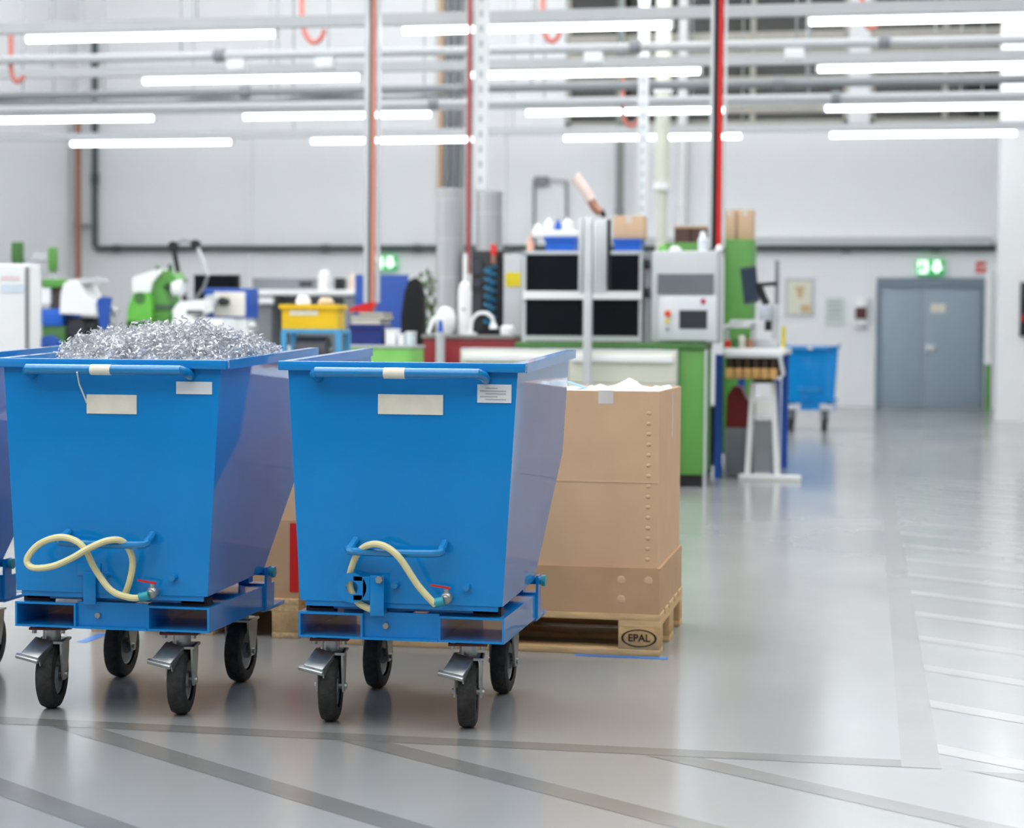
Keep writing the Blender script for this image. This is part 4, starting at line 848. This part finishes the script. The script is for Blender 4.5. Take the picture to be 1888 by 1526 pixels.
v = W(465, 603, 15.2); t = T('bench_grinder_knob', 'shiny round steel handwheel at the end of the white table', 'handwheel', (v.x, 15.2, GZ)); B().sphere((v.x, 15.2, v.z), .045, n=14).done('ball', zinc, t); B().cyl((v.x, 15.2, GZ+.001), (v.x, 15.2, v.z), .02, n=8).done('stem', zinc, t); B().cyl((v.x, 15.2, GZ+.001), (v.x, 15.2, GZ+.03), .06, n=14).done('base', dark, t)

# ------------------------------------------------------------------ tall green cabinets behind the bench
def tall_cab(x0, x1, y0, Y, label):
    a, c = W(x0, y0, Y), W(x1, y0, Y)
    t = T('green_cabinet', label, 'cabinet', ((a.x+c.x)/2, Y, 0)); B().box(a.x, Y, .05, c.x, Y+.5, c.z, .006).done('cabinet_body', green, t); B().box(a.x+.02, Y+.02, 0, c.x-.02, Y+.48, .049).done('plinth', dark, t)
    dd = B().box(a.x+.015, Y-.014, .08, c.x-.015, Y-.001, c.z-.03, .003).done('cabinet_door', green, t); B().box(c.x-.06, Y-.03, 1.0, c.x-.045, Y-.014, 1.15).done('door_handle', dark, dd)
    return c.z
z1_ = tall_cab(1224, 1302, 447, 17.0, 'green cabinet behind the grey machine carrying two dark boxes')
z2_ = tall_cab(1336, 1389, 441, 17.4, 'tall green cabinet right of the bright red hose carrying two cartons')
for x0, x1, lab in ((1243, 1272, 'dark open-fronted box with pale lid beside the beige column'), (1274, 1302, 'dark open-fronted box with pale lid beside the red hose pole')):
    a, c = W(x0, 443, 17.05), W(x1, 416, 17.05)
    t = T('storage_box', lab, 'box', ((a.x+c.x)/2, 17.2, z1_)); openbox(B(), a.x, 17.06, z1_+.001, c.x, 17.35, c.z-.02, .012).done('box_body', mat('brown_box', '5a4038', .6), t); B().box(a.x+.013, 17.062, z1_+.005, c.x-.013, 17.08, c.z-.025).done('box_front', black, t); B().box(a.x-.005, 17.055, c.z-.019, c.x+.005, 17.355, c.z).done('box_lid', kraftl, t)
carton(1331, 386, 1357, 440, 17.45, .35, 'narrow pale carton on tall green cabinet next to the red hose', z2_+.001)
carton(1359, 386, 1388, 440, 17.45, .35, 'wider pale carton on tall green cabinet above the monitor', z2_+.001)

# ------------------------------------------------------------------ workstation right of the bench
YT = 14.95
TZ = zof(1390, 642, YT)
tx0, tx1 = W(1334, 650, YT).x, W(1446, 650, YT).x
t = T('height_adjustable_table', 'white height-adjustable table with splayed foot and blue legs', 'table', ((tx0+tx1)/2, YT, 0))
B().box(tx0, YT, TZ-.05, tx1, YT+1.5, TZ, .006).done('table_top', whiteg, t)
fz = .03; q = lambda x, y, Y=YT-.0: W(x, y, Y)
v = G(1360, 886); v2_ = G(1476, 888)
B().box(v.x, YT-.06, 0, v2_.x, YT+.03, .045, .008).done('foot', whiteg, t)
b = B()
for xa, xb in (((1388, 1378)), ((1426, 1432))):
    a_ = W(xa, 705, YT); c_ = W(xb, 872, YT); b.prism([(a_.x-.018, YT-.02, a_.z), (a_.x+.018, YT-.02, a_.z), (c_.x+.022, YT-.02, .046), (c_.x-.022, YT-.02, .046)], (0, .05, 0))
b.done('a_frame', whiteg, t); B().pbox(1390, 775, 1425, 868, YT-.0, .03, z0=.06).done('frame_panel', midgrey, t); B().pbox(1393, 735, 1424, 765, YT-.05, .09, bev=.01).done('crank_box', whiteg, t)
B().pbox(1388, 652, 1426, 706, YT+.03, .04, z1=TZ-.051).done('upper_bracket', dgrey, t)
for x0, x1, y0 in ((1319, 1333, 636), (1424, 1438, 700)):
    a_ = W(x0, y0, YT+.1); c_ = W(x1, y0, YT+.1); B().box(a_.x, YT+.1, 0, c_.x, YT+.18, min(a_.z, TZ-.051)).done('blue_leg', rblue, t)
B().box(tx0+.02, YT+1.4, 0, tx0+.08, YT+1.46, TZ-.051).box(tx1-.08, YT+1.4, 0, tx1-.02, YT+1.46, TZ-.051).done('rear_leg', rblue, t)
# hanging tray with wooden brush handles
a, c = W(1335, 700, YT-.2), W(1447, 656, YT-.2)
t = T('brush_tray', 'slanting tray of wooden brushes hung under the white table edge', 'tray', ((a.x+c.x)/2, YT-.2, a.z))
zt2 = TZ-.052
B().box(a.x, YT-.16, zt2-.02, c.x-.02, YT+.02, zt2).done('tray_bracket', alu, t); B().prism([(c.x-.03, YT-.2, zt2), (c.x+.0, YT-.2, a.z+.05), (c.x-.02, YT-.2, a.z+.02), (c.x-.05, YT-.2, zt2-.02)], (0, .2, 0)).done('tray_side', alu, t); B().box(a.x, YT-.0, a.z+.03, c.x-.03, YT+.01, zt2-.02).done('tray_back', dark, t)
for k in range(6):
    x = a.x+.01+(c.x-a.x-.06)*k/6; w_ = (c.x-a.x-.06)/6-.008
    br = B().box(x, YT-.2, a.z+.01, x+w_, YT-.02, a.z+.09, .006).done('brush_block', tan, t); B().box(x+.008, YT-.15, a.z+.09, x+w_-.008, YT-.05, zt2-.02).done('bristles', mat('dark_bristle', '3c3026', .9), br)
t = T('red_bin', 'red bin on grey drum beneath the white table', 'bin', tuple(W(1362, 790, YT+.25))); t.location.z = 0; ORG[t.name] = Vector(t.location)
pp(B(), [(1338, 788), (1340, 730), (1352, 712), (1366, 714), (1376, 735), (1388, 745), (1386, 788)], YT+.25, .35).done('bin_body', crimson, t); B().pbox(1336, 789, 1388, 872, YT+.22, .4, z0=0, bev=.02).done('drum', midgrey, t)
Yq = 15.35; v = W(1310, 750, Yq)
t = T('work_stool', 'black work stool between green bench panel and blue leg', 'stool', (v.x, Yq+.2, 0))
sz = v.z; cx_ = W(1312, 750, Yq).x
B().lathe((cx_, Yq+.2, sz-.05), (0, 0, 1), [(.06, 0), (.075, .02), (.075, .045), (.06, .055)], 20).done('seat', black, t); B().cyl((cx_, Yq+.2, .08), (cx_, Yq+.2, sz-.05), .028, n=12).done('column', dark, t)
for k in range(4):
    a = math.pi/2*k+.5; ex, ey = cx_+.07*math.cos(a), Yq+.2+.07*math.sin(a); lg = B().tube([(cx_, Yq+.2, .09), (ex, ey, .05)], .014, 8).done('base_leg', dark, t); B().sphere((ex, ey, .024), .024, n=8).done('glide', black, lg)
# table top things
t = T('tilted_monitor', 'grey-blue tilted monitor on an arm over the white table', 'monitor', tuple(W(1384, 562, YT+.5)))
Yo = YT+.5
o_ = [W(1364, 494, Yo), W(1394, 490, Yo+.15), W(1400, 556, Yo+.15), W(1372, 562, Yo)]
B().prism(o_, (.0, .05, .0)).done('screen_housing', mat('monitor_grey', '565d66', .4), t)
ctr = sum(o_, Vector())/4; B().prism([ctr+(p_-ctr)*.88+Vector((0, -.006, 0)) for p_ in o_], (0, .004, 0)).done('screen', lcdb, t)
v = W(1433, 480, Yo+.3); B().cyl((v.x, Yo+.3, TZ+.001), (v.x, Yo+.3, v.z), .02, n=10).done('pole', cgrey, t); B().tube([ctr+Vector((0, .04, 0)), Vector((v.x, Yo+.3, ctr.z+.02))], .018, 8).done('monitor_arm', dark, t)
t = T('microscope', 'black and grey microscope stand on the white table', 'microscope', tuple(W(1415, 632, YT+.3))); t.location.z = TZ; ORG[t.name] = Vector(t.location)
Yz = YT+.3
B().pbox(1392, 626, 1436, 636, Yz, .25, z0=TZ+.001, bev=.005).done('base', grey, t); B().pbox(1422, 560, 1436, 626, Yz+.15, .08).done('stand', grey, t); B().tube([W(1398, 522, Yz+.15), W(1406, 545, Yz+.15), W(1414, 562, Yz+.15)], .03, 10).done('eyepiece', dark, t); B().pbox(1398, 562, 1424, 590, Yz+.1, .12, bev=.015).done('head', mat('scope_grey', 'b9bfca', .4), t); v = W(1416, 598, Yz+.1); B().cyl((v.x, Yz+.16, v.z+.03), (v.x, Yz+.16, v.z-.05), .03, n=12).done('objective', dark, t)
v0, v1 = W(1335, 604, YT+.1), W(1392, 580, YT+.1)
t = T('paper_tray', 'letter tray piled with loose papers on the white table', 'tray', ((v0.x+v1.x)/2, YT+.2, TZ)); 
for x in (v0.x+.01, v1.x-.03):
    B().box(x, YT+.1, TZ+.001, x+.015, YT+.38, v0.z).done('tray_leg', grey, t)
B().box(v0.x, YT+.08, v0.z, v1.x, YT+.4, v0.z+.01).done('tray_plate', alu, t)
for k in range(4):
    a = .12*(k-1.5); mt_ = Matrix.Translation(((v0.x+v1.x)/2+.01*k, YT+.24, v0.z+.011+.014*k)) @ Matrix.Rotation(a, 4, 'Z'); B().box(-.1, -.14, 0, .1, .14, .012, 0, mt_).done('paper_pile', white, t)
for k, (x, r_, h_, mt, lab) in enumerate(((1342, .025, .06, red, 'little red pot at the table edge by grey machine'), (1356, .03, .08, greend, 'dark green cup on white table under letter tray'), (1368, .028, .1, beige, 'beige beaker on the white table before the microscope'), (1382, .03, .07, copper, 'brown metal part standing on the white table'))):
    v = W(x, 640, YT+.05); B().lathe((v.x, YT+.05, TZ+.001), (0, 0, 1), [(r_*.8, 0), (r_, h_*.2), (r_, h_*.9), (r_*.8, h_)], 12).done('pot', mt, None, lab, 'pot')
B().pbox(1441, 602, 1448, 623, YT+.7, .05, z0=TZ+.001).done('yellow_tag', ystick, None, 'small yellow tag block at the table end towards the far skip', 'tag')
